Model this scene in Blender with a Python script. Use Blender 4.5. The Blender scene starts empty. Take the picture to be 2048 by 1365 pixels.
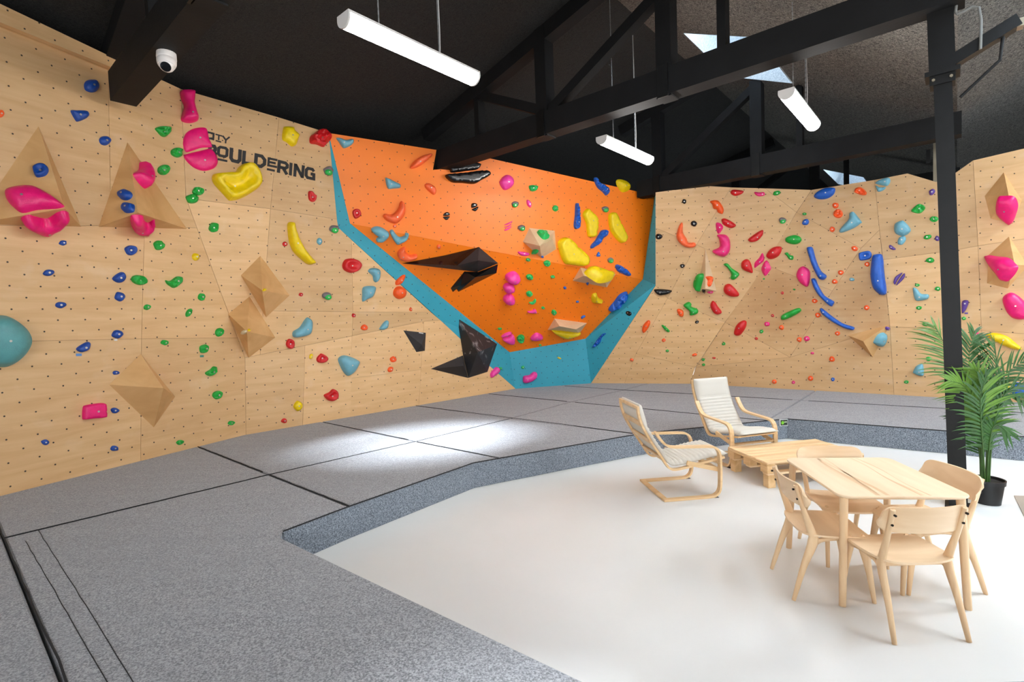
import bpy, math, random
import numpy as np
from mathutils import Vector, Matrix, noise
from mathutils.geometry import delaunay_2d_cdt
random.seed(7)
SC = bpy.context.scene
COL = SC.collection
# ---------------------------------------------------------------- camera
F = 1024.0; CX, CY = 1024.0, 682.5
PIT, ROL, CAMH = math.radians(-2.8), math.radians(-2.14), 1.98
_fw = np.array([0, math.cos(PIT), math.sin(PIT)]); _r0 = np.array([1., 0, 0]); _u0 = np.cross(_r0, _fw)
_R = math.cos(ROL)*_r0 + math.sin(ROL)*_u0
_U = -math.sin(ROL)*_r0 + math.cos(ROL)*_u0
EYE = np.array([0, 0, CAMH])
cam = bpy.data.cameras.new('camera'); camo = bpy.data.objects.new('camera', cam); COL.objects.link(camo)
cam.sensor_width = 36; cam.sensor_fit = 'HORIZONTAL'; cam.lens = 18.0; cam.clip_end = 200
M = Matrix.Identity(4)
for i in range(3):
    M[i][0] = _R[i]; M[i][1] = _U[i]; M[i][2] = -_fw[i]; M[i][3] = EYE[i]
camo.matrix_world = M
SC.camera = camo
# ---------------------------------------------------------------- exposure, world, sun, daylight
SC.view_settings.view_transform = 'Standard'; SC.view_settings.look = 'None'
SC.view_settings.gamma = 1.0; SC.view_settings.use_curve_mapping = False
SC.view_settings.exposure = 0.17
try:
    SC.cycles.max_bounces = 8; SC.cycles.caustics_reflective = False; SC.cycles.caustics_refractive = False
except Exception: pass
LAMP_E = 64.0
w = bpy.data.worlds.new('sky'); SC.world = w; w.use_nodes = True
w.node_tree.nodes['Background'].inputs[0].default_value = (0.70, 0.84, 1.0, 1)
w.node_tree.nodes['Background'].inputs[1].default_value = 1.3
TH = math.radians(-41)
N_ = np.array([math.cos(TH), math.sin(TH), 0]); A_ = np.array([-N_[1], N_[0], 0]); ZZ = np.array([0, 0, 1.])
def na(nn, aa, z=0.0): return N_*nn + A_*aa + ZZ*z          # building axes: n across the bays, a along them
def sun_light():
    l = bpy.data.lights.new('sun', 'SUN'); o = bpy.data.objects.new('sun', l); COL.objects.link(o)
    d = na(-2.75, -4.45, -5.8)
    o.rotation_euler = Vector(d).to_track_quat('-Z', 'Y').to_euler()
    l.energy = 50.0; l.angle = math.radians(11); l.color = (0.86, 0.93, 1.0)
sun_light()
def area(name, c, d, sx, sy, power, col=(1, 1, 1)):
    l = bpy.data.lights.new(name, 'AREA'); o = bpy.data.objects.new(name, l); COL.objects.link(o)
    l.shape = 'RECTANGLE'; l.size = sx; l.size_y = sy; l.energy = power; l.color = col
    o.location = Vector(c)
    z = -Vector(d).normalized(); y = Vector(A_) if abs(z.dot(Vector(A_))) < .9 else Vector((0, 0, 1)); x = y.cross(z).normalized(); y = z.cross(x)
    o.matrix_world = Matrix(((x.x, y.x, z.x, c[0]), (x.y, y.y, z.y, c[1]), (x.z, y.z, z.z, c[2]), (0, 0, 0, 1)))
    return o
DAY = (0.80, 0.90, 1.0)
RIDGE_N, RIDGE_Z = -3.81, 6.6
def zslope(nn):                                             # underside of the roof
    if nn < RIDGE_N: return RIDGE_Z + (nn - RIDGE_N)*0.27
    if nn < 0: return RIDGE_Z - (nn - RIDGE_N)*(1.65/3.81)
    if nn < 3.9: return 4.95 + nn*(1.65/3.9)
    return 6.6 - (nn-3.9)*(1.65/3.9)
# skylights: (n0, n1, a0, a1)
SKY = [(-3.30, -2.22, 8.25, 10.35), (-3.30, -2.22, 19.6, 22.4), (-3.30, -2.22, 1.0, 3.1), (-3.30, -2.22, -4.2, -2.1),
       (4.30, 5.40, 8.7, 10.8), (0.75, 1.85, 4.2, 6.5), (0.75, 1.85, -2.0, 0.4), (5.2, 6.3, 4.2, 6.5)]  # first of this row is unseen, added to light the back and right walls
SKYW = [6, 6, 16, 4, 480, 230, 20, 160]
for k, (n0, n1, a0, a1) in enumerate(SKY):
    nc = (n0+n1)/2; sl = (zslope(n1)-zslope(n0))/(n1-n0)
    nrm = N_*(-sl) + ZZ
    nrm = nrm/np.linalg.norm(nrm)
    c = na(nc, (a0+a1)/2, zslope(nc)) + nrm*0.74
    area('skylight_daylight', c, -nrm, (n1-n0)*.98, (a1-a0)*0.98, SKYW[k], DAY)
# added daylight fill from the far side of the second bay, no glazing there
area('window_daylight', na(7.55, 7.0, 2.6), -N_, 3.0, 8.0, 150.0, (0.90, 0.96, 1.0))
area_rear = area('rear_window_daylight', na(2.2, -5.7, 2.6), A_*1.0+N_*0.0001, 7.0, 3.0, 560.0, (0.95, 0.98, 1.0))  # added fill behind the viewer, brightens the right wall
# ---------------------------------------------------------------- helpers
def ray(x, y): return _fw + _R*(x-CX)/F - _U*(y-CY)/F
def atz(x, y, z):
    d = ray(x, y); return EYE + d*(z-CAMH)/d[2]
def plane3(p0, p1, p2):
    nn = np.cross(p1-p0, p2-p0); nn = nn/np.linalg.norm(nn)
    if nn @ (EYE-p0) < 0: nn = -nn
    return (p0, nn)
def on(x, y, pl):
    d = ray(x, y); return EYE + d*((pl[0]-EYE) @ pl[1])/(d @ pl[1])
def at_d(x, y, d): return EYE + ray(x, y)*d
def lin(c):
    return tuple((v/255/12.92 if v/255 <= 0.04045 else ((v/255+0.055)/1.055)**2.4) for v in c) + (1,)
def mk(name, V, Fc, mat=None, parent=None, smooth=False, loc=None, local=False, uv=None):
    V = [np.asarray(v, float) for v in V]
    me = bpy.data.meshes.new(name)
    org = np.zeros(3)
    if not local:
        if loc is not None: org = np.asarray(loc, float)
        elif parent is not None: org = np.array(parent.location)
    me.from_pydata([tuple(v-org) for v in V], [], [tuple(f) for f in Fc])
    if smooth: me.polygons.foreach_set('use_smooth', [True]*len(me.polygons))
    if uv is not None:
        l = me.uv_layers.new(name='UVMap')
        for lp in me.loops: l.data[lp.index].uv = uv[lp.vertex_index]
    me.update()
    o = bpy.data.objects.new(name, me); COL.objects.link(o)
    if mat: me.materials.append(mat)
    if parent is not None: o.parent = parent
    if not local and loc is not None:
        o.location = org - (np.array(parent.location) if parent is not None else 0)
    return o
def empty(name, loc=(0, 0, 0), rz=0.0):
    o = bpy.data.objects.new(name, None); COL.objects.link(o); o.location = Vector(loc); o.rotation_euler = (0, 0, rz)
    o.empty_display_size = 0.1
    return o
def tag(o, label, cat=None, group=None, kind=None):
    o['label'] = label
    if cat: o['category'] = cat
    if group: o['group'] = group
    if kind: o['kind'] = kind
    return o
def copy_tree(o, parent=None):
    c = o.copy(); COL.objects.link(c); c.parent = parent
    for ch in list(o.children): copy_tree(ch, c)
    return c
class MB:
    def __init__(s): s.V = []; s.F = []
    def add(s, V, Fc):
        b = len(s.V); s.V += [np.asarray(v, float) for v in V]; s.F += [[i+b for i in f] for f in Fc]; return s
    def obox(s, c, ex, ey, ez):                    # centre and three half-vectors
        c, ex, ey, ez = [np.asarray(v, float) for v in (c, ex, ey, ez)]
        P = [c+i*ex+j*ey+k*ez for k in (-1, 1) for j in (-1, 1) for i in (-1, 1)]
        fl = [(0, 2, 3, 1), (4, 5, 7, 6), (0, 1, 5, 4), (2, 6, 7, 3), (0, 4, 6, 2), (1, 3, 7, 5)]
        if np.cross(ex, ey) @ ez < 0: fl = [f[::-1] for f in fl]
        return s.add(P, fl)
    def box(s, x0, x1, y0, y1, z0, z1):
        return s.obox(((x0+x1)/2, (y0+y1)/2, (z0+z1)/2), ((x1-x0)/2, 0, 0), (0, (y1-y0)/2, 0), (0, 0, (z1-z0)/2))
    def bbox(s, x0, x1, y0, y1, z0, z1, b=0.004):  # box with chamfered edges
        V = []; 
        xs = (x0, x1); ys = (y0, y1); zs = (z0, z1)
        import itertools
        idx = {}
        for i, j, k in itertools.product((0, 1), repeat=3):
            sx, sy, sz = (1-2*i)*b, (1-2*j)*b, (1-2*k)*b
            idx[(i, j, k, 'x')] = len(V); V.append((xs[i], ys[j]+sy, zs[k]+sz))
            idx[(i, j, k, 'y')] = len(V); V.append((xs[i]+sx, ys[j], zs[k]+sz))
            idx[(i, j, k, 'z')] = len(V); V.append((xs[i]+sx, ys[j]+sy, zs[k]))
        Fc = []
        for ax, nm in ((0, 'x'), (1, 'y'), (2, 'z')):
            o1, o2 = [q for q in range(3) if q != ax]
            for sd in (0, 1):
                q = []
                for u, v in ((0, 0), (1, 0), (1, 1), (0, 1)):
                    t = [0, 0, 0]; t[ax] = sd; t[o1] = u; t[o2] = v; q.append(idx[tuple(t)+(nm,)])
                Fc.append(q)
        for ax in range(3):
            o1, o2 = [q for q in range(3) if q != ax]; n1, n2 = 'xyz'[o1], 'xyz'[o2]
            for u in (0, 1):
                for v in (0, 1):
                    t0 = [0, 0, 0]; t0[o1] = u; t0[o2] = v; t1 = list(t0); t1[ax] = 1
                    Fc.append([idx[tuple(t0)+(n1,)], idx[tuple(t1)+(n1,)], idx[tuple(t1)+(n2,)], idx[tuple(t0)+(n2,)]])
        for i, j, k in itertools.product((0, 1), repeat=3): Fc.append([idx[(i, j, k, c)] for c in 'xyz'])
        # orient outwards
        c = np.array([(x0+x1)/2, (y0+y1)/2, (z0+z1)/2]); Vn = [np.array(v) for v in V]
        for q, f in enumerate(Fc):
            nn = np.cross(Vn[f[1]]-Vn[f[0]], Vn[f[2]]-Vn[f[0]])
            if nn @ (sum(Vn[i] for i in f)/len(f) - c) < 0: Fc[q] = f[::-1]
        return s.add(V, Fc)
    def tube(s, P, rad, seg=8, cap=True, flat=None):   # flat: (side vector, rx, rz list) for elliptical sections
        P = [np.asarray(p, float) for p in P]; n = len(P); V = []; Fc = []
        if not hasattr(rad, '__len__'): rad = [rad]*n
        up = None
        for i in range(n):
            t = P[min(i+1, n-1)]-P[max(i-1, 0)]; t = t/(np.linalg.norm(t)+1e-12)
            if flat is not None: u = np.asarray(flat, float); u = u-(u@t)*t
            elif up is None: u = np.cross(t, (0, 0, 1.)) if abs(t[2]) < 0.9 else np.cross(t, (1., 0, 0))
            else: u = up-(up@t)*t
            u = u/(np.linalg.norm(u)+1e-12); up = u; v = np.cross(t, u)
            r = rad[i]; ru, rv = r if hasattr(r, '__len__') else (r, r)
            for k in range(seg):
                a = 2*math.pi*(k+.5)/seg; V.append(P[i]+u*ru*math.cos(a)+v*rv*math.sin(a))
        for i in range(n-1):
            for k in range(seg):
                k2 = (k+1) % seg; Fc.append([i*seg+k, i*seg+k2, (i+1)*seg+k2, (i+1)*seg+k])
        if cap: Fc.append(list(range(seg))[::-1]); Fc.append([(n-1)*seg+k for k in range(seg)])
        return s.add(V, Fc)
    def build(s, name, mat, parent=None, smooth=False, **k): return mk(name, s.V, s.F, mat, parent, smooth, **k)
def auto_smooth(o, ang=40):
    me = o.data
    me.polygons.foreach_set('use_smooth', [True]*len(me.polygons))
    try: me.set_sharp_from_angle(angle=math.radians(ang))
    except Exception: pass
    return o
def crom(P, sub=6, closed=False):
    P = [np.asarray(p, float) for p in P]; n = len(P); out = []
    rng = n if closed else n-1
    for i in range(rng):
        if closed: p0, p1, p2, p3 = P[i-1], P[i], P[(i+1) % n], P[(i+2) % n]
        else: p0, p1, p2, p3 = P[max(i-1, 0)], P[i], P[i+1], P[min(i+2, n-1)]
        for k in range(sub):
            t = k/sub
            out.append(0.5*((2*p1)+(-p0+p2)*t+(2*p0-5*p1+4*p2-p3)*t*t+(-p0+3*p1-3*p2+p3)*t**3))
    if not closed: out.append(P[-1])
    return out
def interp(vals, n):
    return list(np.interp(np.linspace(0, len(vals)-1, n), range(len(vals)), vals))
# ---------------------------------------------------------------- materials
def newmat(name):
    m = bpy.data.materials.new(name); m.use_nodes = True; nt = m.node_tree
    return m, nt, nt.nodes['Principled BSDF']
def nd(nt, typ, **kw):
    n_ = nt.nodes.new(typ)
    for k, v in kw.items():
        if hasattr(n_, k): setattr(n_, k, v)
    return n_
def simple(name, col, rough=0.5, metal=0.0, bump=0.0, bscale=60.0, var=0.0, vscale=4.0, spec=None):
    m, nt, b = newmat(name)
    c = lin(col)
    b.inputs['Base Color'].default_value = c; b.inputs['Roughness'].default_value = rough; b.inputs['Metallic'].default_value = metal
    if spec is not None: b.inputs['Specular IOR Level'].default_value = spec
    tc = nd(nt, 'ShaderNodeTexCoord')
    if var > 0:
        nz = nd(nt, 'ShaderNodeTexNoise'); nz.inputs['Scale'].default_value = vscale; nz.inputs['Detail'].default_value = 5
        nt.links.new(tc.outputs['Object'], nz.inputs['Vector'])
        rp = nd(nt, 'ShaderNodeMapRange'); rp.inputs[1].default_value = .3; rp.inputs[2].default_value = .7
        rp.inputs[3].default_value = 1-var; rp.inputs[4].default_value = 1+var
        nt.links.new(nz.outputs['Fac'], rp.inputs[0])
        hv = nd(nt, 'ShaderNodeHueSaturation'); hv.inputs['Color'].default_value = c
        nt.links.new(rp.outputs[0], hv.inputs['Value']); nt.links.new(hv.outputs[0], b.inputs['Base Color'])
    if bump > 0:
        n2 = nd(nt, 'ShaderNodeTexNoise'); n2.inputs['Scale'].default_value = bscale; n2.inputs['Detail'].default_value = 3
        nt.links.new(tc.outputs['Object'], n2.inputs['Vector'])
        bp = nd(nt, 'ShaderNodeBump'); bp.inputs['Strength'].default_value = bump; bp.inputs['Distance'].default_value = 0.01
        nt.links.new(n2.outputs['Fac'], bp.inputs['Height']); nt.links.new(bp.outputs[0], b.inputs['Normal'])
    return m
def math_n(nt, op, a, b=None, clamp=False):
    n_ = nd(nt, 'ShaderNodeMath', operation=op, use_clamp=clamp)
    for i, v in enumerate((a, b)):
        if v is None: continue
        if isinstance(v, (int, float)): n_.inputs[i].default_value = v
        else: nt.links.new(v, n_.inputs[i])
    return n_.outputs[0]
def mixc(nt, fac, a, b):
    n_ = nd(nt, 'ShaderNodeMix', data_type='RGBA')
    for sock, v in ((n_.inputs['Factor'], fac), (n_.inputs[6], a), (n_.inputs[7], b)):
        if isinstance(v, (int, float)): sock.default_value = v
        elif isinstance(v, tuple): sock.default_value = v
        else: nt.links.new(v, sock)
    return n_.outputs[2]
def holes(nt, uvsock, r, sx=.262, sy=.25):
    """staggered grid of T-nut holes, from the panel's own metric UVs"""
    ds = []
    for off in (0.0, 0.5):
        a = nd(nt, 'ShaderNodeVectorMath', operation='MULTIPLY_ADD')
        nt.links.new(uvsock, a.inputs[0]); a.inputs[1].default_value = (1/sx, 1/sy, 0); a.inputs[2].default_value = (off, off, 0)
        f = nd(nt, 'ShaderNodeVectorMath', operation='FRACTION'); nt.links.new(a.outputs[0], f.inputs[0])
        m = nd(nt, 'ShaderNodeVectorMath', operation='MULTIPLY_ADD'); nt.links.new(f.outputs[0], m.inputs[0])
        m.inputs[1].default_value = (sx, sy, 0); m.inputs[2].default_value = (-sx/2, -sy/2, 0)
        l = nd(nt, 'ShaderNodeVectorMath', operation='LENGTH'); nt.links.new(m.outputs[0], l.inputs[0]); ds.append(l.outputs['Value'])
    d = math_n(nt, 'MINIMUM', ds[0], ds[1])
    mr = nd(nt, 'ShaderNodeMapRange'); nt.links.new(d, mr.inputs[0])
    mr.inputs[1].default_value = r*.75; mr.inputs[2].default_value = r*1.1; mr.inputs[3].default_value = 1; mr.inputs[4].default_value = 0
    return mr.outputs[0]
def panel_mat(name, c1, c2, wood=True, rough=.5, hole_r=.0095, stain=None, tint=.15, dirt=.16):
    m, nt, b = newmat(name)
    uv = nd(nt, 'ShaderNodeUVMap'); U = uv.outputs[0]
    oi = nd(nt, 'ShaderNodeObjectInfo')
    if wood:
        off = nd(nt, 'ShaderNodeVectorMath', operation='MULTIPLY_ADD'); nt.links.new(U, off.inputs[0]); off.inputs[1].default_value = (.55, 5.5, 1)
        cmb = nd(nt, 'ShaderNodeCombineXYZ'); nt.links.new(math_n(nt, 'MULTIPLY', oi.outputs['Random'], 37.0), cmb.inputs[2])
        nt.links.new(cmb.outputs[0], off.inputs[2])
        g = nd(nt, 'ShaderNodeTexNoise'); g.inputs['Scale'].default_value = 1.6; g.inputs['Detail'].default_value = 7; g.inputs['Roughness'].default_value = .62
        g.inputs['Distortion'].default_value = .6
        nt.links.new(off.outputs[0], g.inputs['Vector'])
        cr = nd(nt, 'ShaderNodeMapRange'); nt.links.new(g.outputs['Fac'], cr.inputs[0]); cr.inputs[1].default_value = .25; cr.inputs[2].default_value = .78
        col = mixc(nt, cr.outputs[0], lin(c1), lin(c2))
        # knots and scuffs
        k = nd(nt, 'ShaderNodeTexNoise'); k.inputs['Scale'].default_value = 2.3; k.inputs['Detail'].default_value = 4
        nt.links.new(U, k.inputs['Vector'])
        kr = nd(nt, 'ShaderNodeMapRange'); nt.links.new(k.outputs['Fac'], kr.inputs[0]); kr.inputs[1].default_value = .58; kr.inputs[2].default_value = .80
        kr.inputs[4].default_value = dirt
        col = mixc(nt, kr.outputs[0], col, lin((150, 98, 50)))
        k2 = nd(nt, 'ShaderNodeTexNoise'); k2.inputs['Scale'].default_value = 3.1; k2.inputs['Detail'].default_value = 6; k2.noise_dimensions = '4D'; k2.inputs['W'].default_value = 3.0
        nt.links.new(U, k2.inputs['Vector'])
        kr2 = nd(nt, 'ShaderNodeMapRange'); nt.links.new(k2.outputs['Fac'], kr2.inputs[0]); kr2.inputs[1].default_value = .60; kr2.inputs[2].default_value = .82
        kr2.inputs[4].default_value = .22
        col = mixc(nt, kr2.outputs[0], col, lin((236, 222, 200)))
    else:
        g = nd(nt, 'ShaderNodeTexNoise'); g.inputs['Scale'].default_value = 2.2; g.inputs['Detail'].default_value = 6; nt.links.new(U, g.inputs['Vector'])
        col = mixc(nt, g.outputs['Fac'], lin(c1), lin(c2))
    if stain:
        for (p, rad, amt) in stain:
            ge = nd(nt, 'ShaderNodeNewGeometry')
            ds = nd(nt, 'ShaderNodeVectorMath', operation='DISTANCE'); nt.links.new(ge.outputs['Position'], ds.inputs[0]); ds.inputs[1].default_value = tuple(p)
            nz = nd(nt, 'ShaderNodeTexNoise'); nz.inputs['Scale'].default_value = 3.5; nz.inputs['Detail'].default_value = 5
            nt.links.new(ge.outputs['Position'], nz.inputs['Vector'])
            d2 = math_n(nt, 'ADD', ds.outputs['Value'], math_n(nt, 'MULTIPLY', math_n(nt, 'SUBTRACT', nz.outputs['Fac'], .5), .7))
            mr = nd(nt, 'ShaderNodeMapRange', interpolation_type='SMOOTHSTEP'); nt.links.new(d2, mr.inputs[0]); mr.inputs[1].default_value = 0; mr.inputs[2].default_value = rad
            mr.inputs[3].default_value = amt; mr.inputs[4].default_value = 0
            col = mixc(nt, mr.outputs[0], col, lin((166, 112, 58)))
    hv = nd(nt, 'ShaderNodeHueSaturation'); nt.links.new(col, hv.inputs['Color'])
    vr = nd(nt, 'ShaderNodeMapRange'); nt.links.new(oi.outputs['Random'], vr.inputs[0]); vr.inputs[3].default_value = 1-tint; vr.inputs[4].default_value = 1+tint*.5
    nt.links.new(vr.outputs[0], hv.inputs['Value'])
    h = holes(nt, U, hole_r)
    col = mixc(nt, h, hv.outputs[0], lin((52, 40, 30)))
    nt.links.new(col, b.inputs['Base Color'])
    b.inputs['Roughness'].default_value = rough
    bp = nd(nt, 'ShaderNodeBump'); bp.inputs['Strength'].default_value = .5; bp.inputs['Distance'].default_value = .01; bp.invert = True
    nt.links.new(h, bp.inputs['Height']); nt.links.new(bp.outputs[0], b.inputs['Normal'])
    return m
def wood_mat(name, c1, c2, axis=0, scale=1.0, rough=.45, stretch=14.0):
    m, nt, b = newmat(name)
    tc = nd(nt, 'ShaderNodeTexCoord'); mp = nd(nt, 'ShaderNodeMapping')
    s = [stretch*scale]*3; s[axis] = 1.1*scale
    mp.inputs['Scale'].default_value = s
    oi = nd(nt, 'ShaderNodeObjectInfo'); cb = nd(nt, 'ShaderNodeCombineXYZ')
    for i in range(3): nt.links.new(math_n(nt, 'MULTIPLY', oi.outputs['Random'], 13.0+i*7), cb.inputs[i])
    nt.links.new(cb.outputs[0], mp.inputs['Location']); nt.links.new(tc.outputs['Object'], mp.inputs['Vector'])
    g = nd(nt, 'ShaderNodeTexNoise'); g.inputs['Scale'].default_value = 1.0; g.inputs['Detail'].default_value = 6; g.inputs['Distortion'].default_value = .8
    nt.links.new(mp.outputs[0], g.inputs['Vector'])
    cr = nd(nt, 'ShaderNodeMapRange'); nt.links.new(g.outputs['Fac'], cr.inputs[0]); cr.inputs[1].default_value = .35; cr.inputs[2].default_value = .68
    nt.links.new(mixc(nt, cr.outputs[0], lin(c1), lin(c2)), b.inputs['Base Color'])
    b.inputs['Roughness'].default_value = rough
    return m
def carpet(name, c1, c2, c3, sc=230.0):
    m, nt, b = newmat(name)
    tc = nd(nt, 'ShaderNodeTexCoord')
    n1 = nd(nt, 'ShaderNodeTexNoise'); n1.inputs['Scale'].default_value = sc; n1.inputs['Detail'].default_value = 3; n1.inputs['Roughness'].default_value = .7
    n2 = nd(nt, 'ShaderNodeTexNoise'); n2.inputs['Scale'].default_value = 2.0; n2.inputs['Detail'].default_value = 5
    for q in (n1, n2): nt.links.new(tc.outputs['Object'], q.inputs['Vector'])
    cr = nd(nt, 'ShaderNodeMapRange'); nt.links.new(n1.outputs['Fac'], cr.inputs[0]); cr.inputs[1].default_value = .38; cr.inputs[2].default_value = .64
    col = mixc(nt, cr.outputs[0], lin(c1), lin(c2))
    c2r = nd(nt, 'ShaderNodeMapRange'); nt.links.new(n2.outputs['Fac'], c2r.inputs[0]); c2r.inputs[1].default_value = .35; c2r.inputs[2].default_value = .75; c2r.inputs[4].default_value = .35
    nt.links.new(mixc(nt, c2r.outputs[0], col, lin(c3)), b.inputs['Base Color'])
    b.inputs['Roughness'].default_value = .95; b.inputs['Specular IOR Level'].default_value = .15
    b.inputs['Sheen Weight'].default_value = .36; b.inputs['Sheen Roughness'].default_value = .5; b.inputs['Sheen Tint'].default_value = (.85, .92, 1, 1)
    bp = nd(nt, 'ShaderNodeBump'); bp.inputs['Strength'].default_value = .3; bp.inputs['Distance'].default_value = .005
    nt.links.new(n1.outputs['Fac'], bp.inputs['Height'])
    # soft long undulations of the stretched cover
    n3 = nd(nt, 'ShaderNodeTexNoise'); n3.inputs['Scale'].default_value = 1.0; n3.inputs['Detail'].default_value = 2
    mp = nd(nt, 'ShaderNodeMapping'); mp.inputs['Scale'].default_value = (1.2, 5.0, 1); mp.inputs['Rotation'].default_value = (0, 0, TH)
    nt.links.new(tc.outputs['Object'], mp.inputs['Vector']); nt.links.new(mp.outputs[0], n3.inputs['Vector'])
    b2 = nd(nt, 'ShaderNodeBump'); b2.inputs['Strength'].default_value = .35; b2.inputs['Distance'].default_value = .03
    nt.links.new(n3.outputs['Fac'], b2.inputs['Height']); nt.links.new(bp.outputs[0], b2.inputs['Normal']); nt.links.new(b2.outputs[0], b.inputs['Normal'])
    return m
def ceil_mat(name, c1, c2):
    m, nt, b = newmat(name)
    tc = nd(nt, 'ShaderNodeTexCoord')
    n1 = nd(nt, 'ShaderNodeTexNoise'); n1.inputs['Scale'].default_value = 38; n1.inputs['Detail'].default_value = 6; n1.inputs['Distortion'].default_value = 1.6
    nt.links.new(tc.outputs['Object'], n1.inputs['Vector'])
    cr = nd(nt, 'ShaderNodeMapRange'); nt.links.new(n1.outputs['Fac'], cr.inputs[0]); cr.inputs[1].default_value = .35; cr.inputs[2].default_value = .68
    nt.links.new(mixc(nt, cr.outputs[0], lin(c1), lin(c2)), b.inputs['Base Color'])
    b.inputs['Roughness'].default_value = .8
    bp = nd(nt, 'ShaderNodeBump'); bp.inputs['Strength'].default_value = .8; bp.inputs['Distance'].default_value = .01
    nt.links.new(n1.outputs['Fac'], bp.inputs['Height']); nt.links.new(bp.outputs[0], b.inputs['Normal'])
    return m
PLY1, PLY2 = (211, 166, 113), (231, 192, 142)
M_ply = panel_mat('birch_plywood', PLY1, PLY2)
M_orange = panel_mat('orange_paint', (249, 122, 8), (254, 132, 16), wood=False, rough=.45, tint=.03)
M_blue = panel_mat('teal_paint', (44, 150, 172), (54, 164, 186), wood=False, rough=.5, tint=.03)
M_back = simple('panel_core', (150, 108, 66), .8)
M_carpet = carpet('grey_carpet', (90, 90, 92), (170, 169, 172), (128, 128, 131), 105.0)
M_carpet2 = carpet('grey_carpet_upright', (72, 78, 86), (158, 166, 176), (110, 119, 130), 95.0)
M_seam = simple('mat_seam', (30, 31, 34), .9)
M_floor = None
def floor_mat():
    m, nt, b = newmat('white_poured_floor')
    tc = nd(nt, 'ShaderNodeTexCoord'); n1 = nd(nt, 'ShaderNodeTexNoise'); n1.inputs['Scale'].default_value = .8; n1.inputs['Detail'].default_value = 6
    nt.links.new(tc.outputs['Object'], n1.inputs['Vector'])
    nt.links.new(mixc(nt, n1.outputs['Fac'], lin((210, 209, 206)), lin((228, 228, 226))), b.inputs['Base Color'])
    n2 = nd(nt, 'ShaderNodeTexNoise'); n2.inputs['Scale'].default_value = 3; n2.inputs['Detail'].default_value = 5; nt.links.new(tc.outputs['Object'], n2.inputs['Vector'])
    mr = nd(nt, 'ShaderNodeMapRange'); nt.links.new(n2.outputs['Fac'], mr.inputs[0]); mr.inputs[3].default_value = .28; mr.inputs[4].default_value = .46
    nt.links.new(mr.outputs[0], b.inputs['Roughness'])
    return m
M_floor = floor_mat()
M_ceil = ceil_mat('black_woodwool', (10, 10, 10), (42, 41, 39))
M_ceil_lit = ceil_mat('dark_woodwool', (24, 24, 23), (138, 134, 127))  # lighter copy of the black woodwool, lamp light put into its colour
M_black = simple('black_painted_wall', (18, 18, 18), .8, bump=.2, bscale=30, var=.15)
M_beam = simple('black_painted_timber', (21, 21, 22), .7, spec=.25, bump=.15, bscale=25, var=.2, vscale=3)
M_white = simple('white_wall_paint', (222, 220, 215), .7)
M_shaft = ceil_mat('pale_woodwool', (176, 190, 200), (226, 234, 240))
M_steel = simple('black_painted_steel', (15, 15, 15), .5, spec=.3, bump=.12, bscale=20, var=.3, vscale=6)
M_bare = simple('worn_steel', (150, 140, 120), .4, metal=.6, var=.2)

# ---------------------------------------------------------------- outer shell
def rect_na(name, nfun, n0, n1, a0, a1, mat, holes_=(), kind='structure', label=None, cat='ceiling', lift=0.0):
    """one roof slope between n0..n1 with rectangular skylight openings, as one sheet"""
    ns = sorted({n0, n1, *[v for h in holes_ for v in h[:2]]}); as_ = sorted({a0, a1, *[v for h in holes_ for v in h[2:]]})
    V = []; Fc = []
    for i in range(len(ns)-1):
        for j in range(len(as_)-1):
            nc, ac = (ns[i]+ns[i+1])/2, (as_[j]+as_[j+1])/2
            if any(h[0] < nc < h[1] and h[2] < ac < h[3] for h in holes_): continue
            b = len(V)
            for nn, aa in ((ns[i], as_[j]), (ns[i], as_[j+1]), (ns[i+1], as_[j+1]), (ns[i+1], as_[j])): V.append(na(nn, aa, nfun(nn)+lift))
            Fc.append((b, b+1, b+2, b+3))
    o = mk(name, V, Fc, mat); tag(o, label, cat, kind=kind); return o
eps = 1e-6
ceil1 = rect_na('ceiling', lambda q: zslope(min(q, RIDGE_N)), -8.7, RIDGE_N, -6.0, 26.0, M_ceil, label='black boarded roof slope above the plywood wall with the lettering', cat='ceiling')
ceil2 = rect_na('ceiling', lambda q: zslope(min(max(q, RIDGE_N), -eps)), RIDGE_N, 0.0, -6.0, 26.0, M_ceil_lit, [s for s in SKY if s[1] < 0], label='dark woodwool roof slope with skylights above the dining table', cat='ceiling')
ceil3 = rect_na('ceiling', lambda q: zslope(min(max(q, 0), 3.9-eps)), 0.0, 3.9, -6.0, 26.0, M_ceil_lit, [s for s in SKY if 0 < s[0] < 3.9], label='dark roof slope of the second bay beyond the steel post', cat='ceiling')
ceil4 = rect_na('ceiling', lambda q: zslope(q), 3.9, 7.8, -6.0, 26.0, M_ceil, [s for s in SKY if s[0] > 3.9], label='dark outer roof slope of the second bay out of view', cat='ceiling')
def wall_na(name, p, q, z0, z1, mat, label):
    o = mk(name, [na(*p, z0), na(*q, z0), na(*q, z1), na(*p, z1)], [(0, 1, 2, 3)], mat); return tag(o, label, 'wall', kind='structure')
wall_na('wall_outer_left', (-8.7, -6), (-8.7, 26), 0, 7, M_black, 'black building wall behind the plywood climbing wall')
wall_na('wall_gable', (-8.7, 26), (7.8, 26), 0, 7, M_black, 'black gable wall at the far end of the hall')
wall_na('wall_rear', (-8.7, -6), (7.8, -6), 0, 7, M_black, 'plain black end wall behind the viewer')
wall_na('wall_outer_right', (7.8, -6), (7.8, 26), 0, 7, M_white, 'pale outer wall of the second bay')
fl = mk('floor', [na(-8.7, -6), na(7.8, -6), na(7.8, 26), na(-8.7, 26)], [(0, 1, 2, 3)], M_floor); tag(fl, 'glossy white poured floor under the table and armchairs', 'floor', kind='structure')
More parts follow.
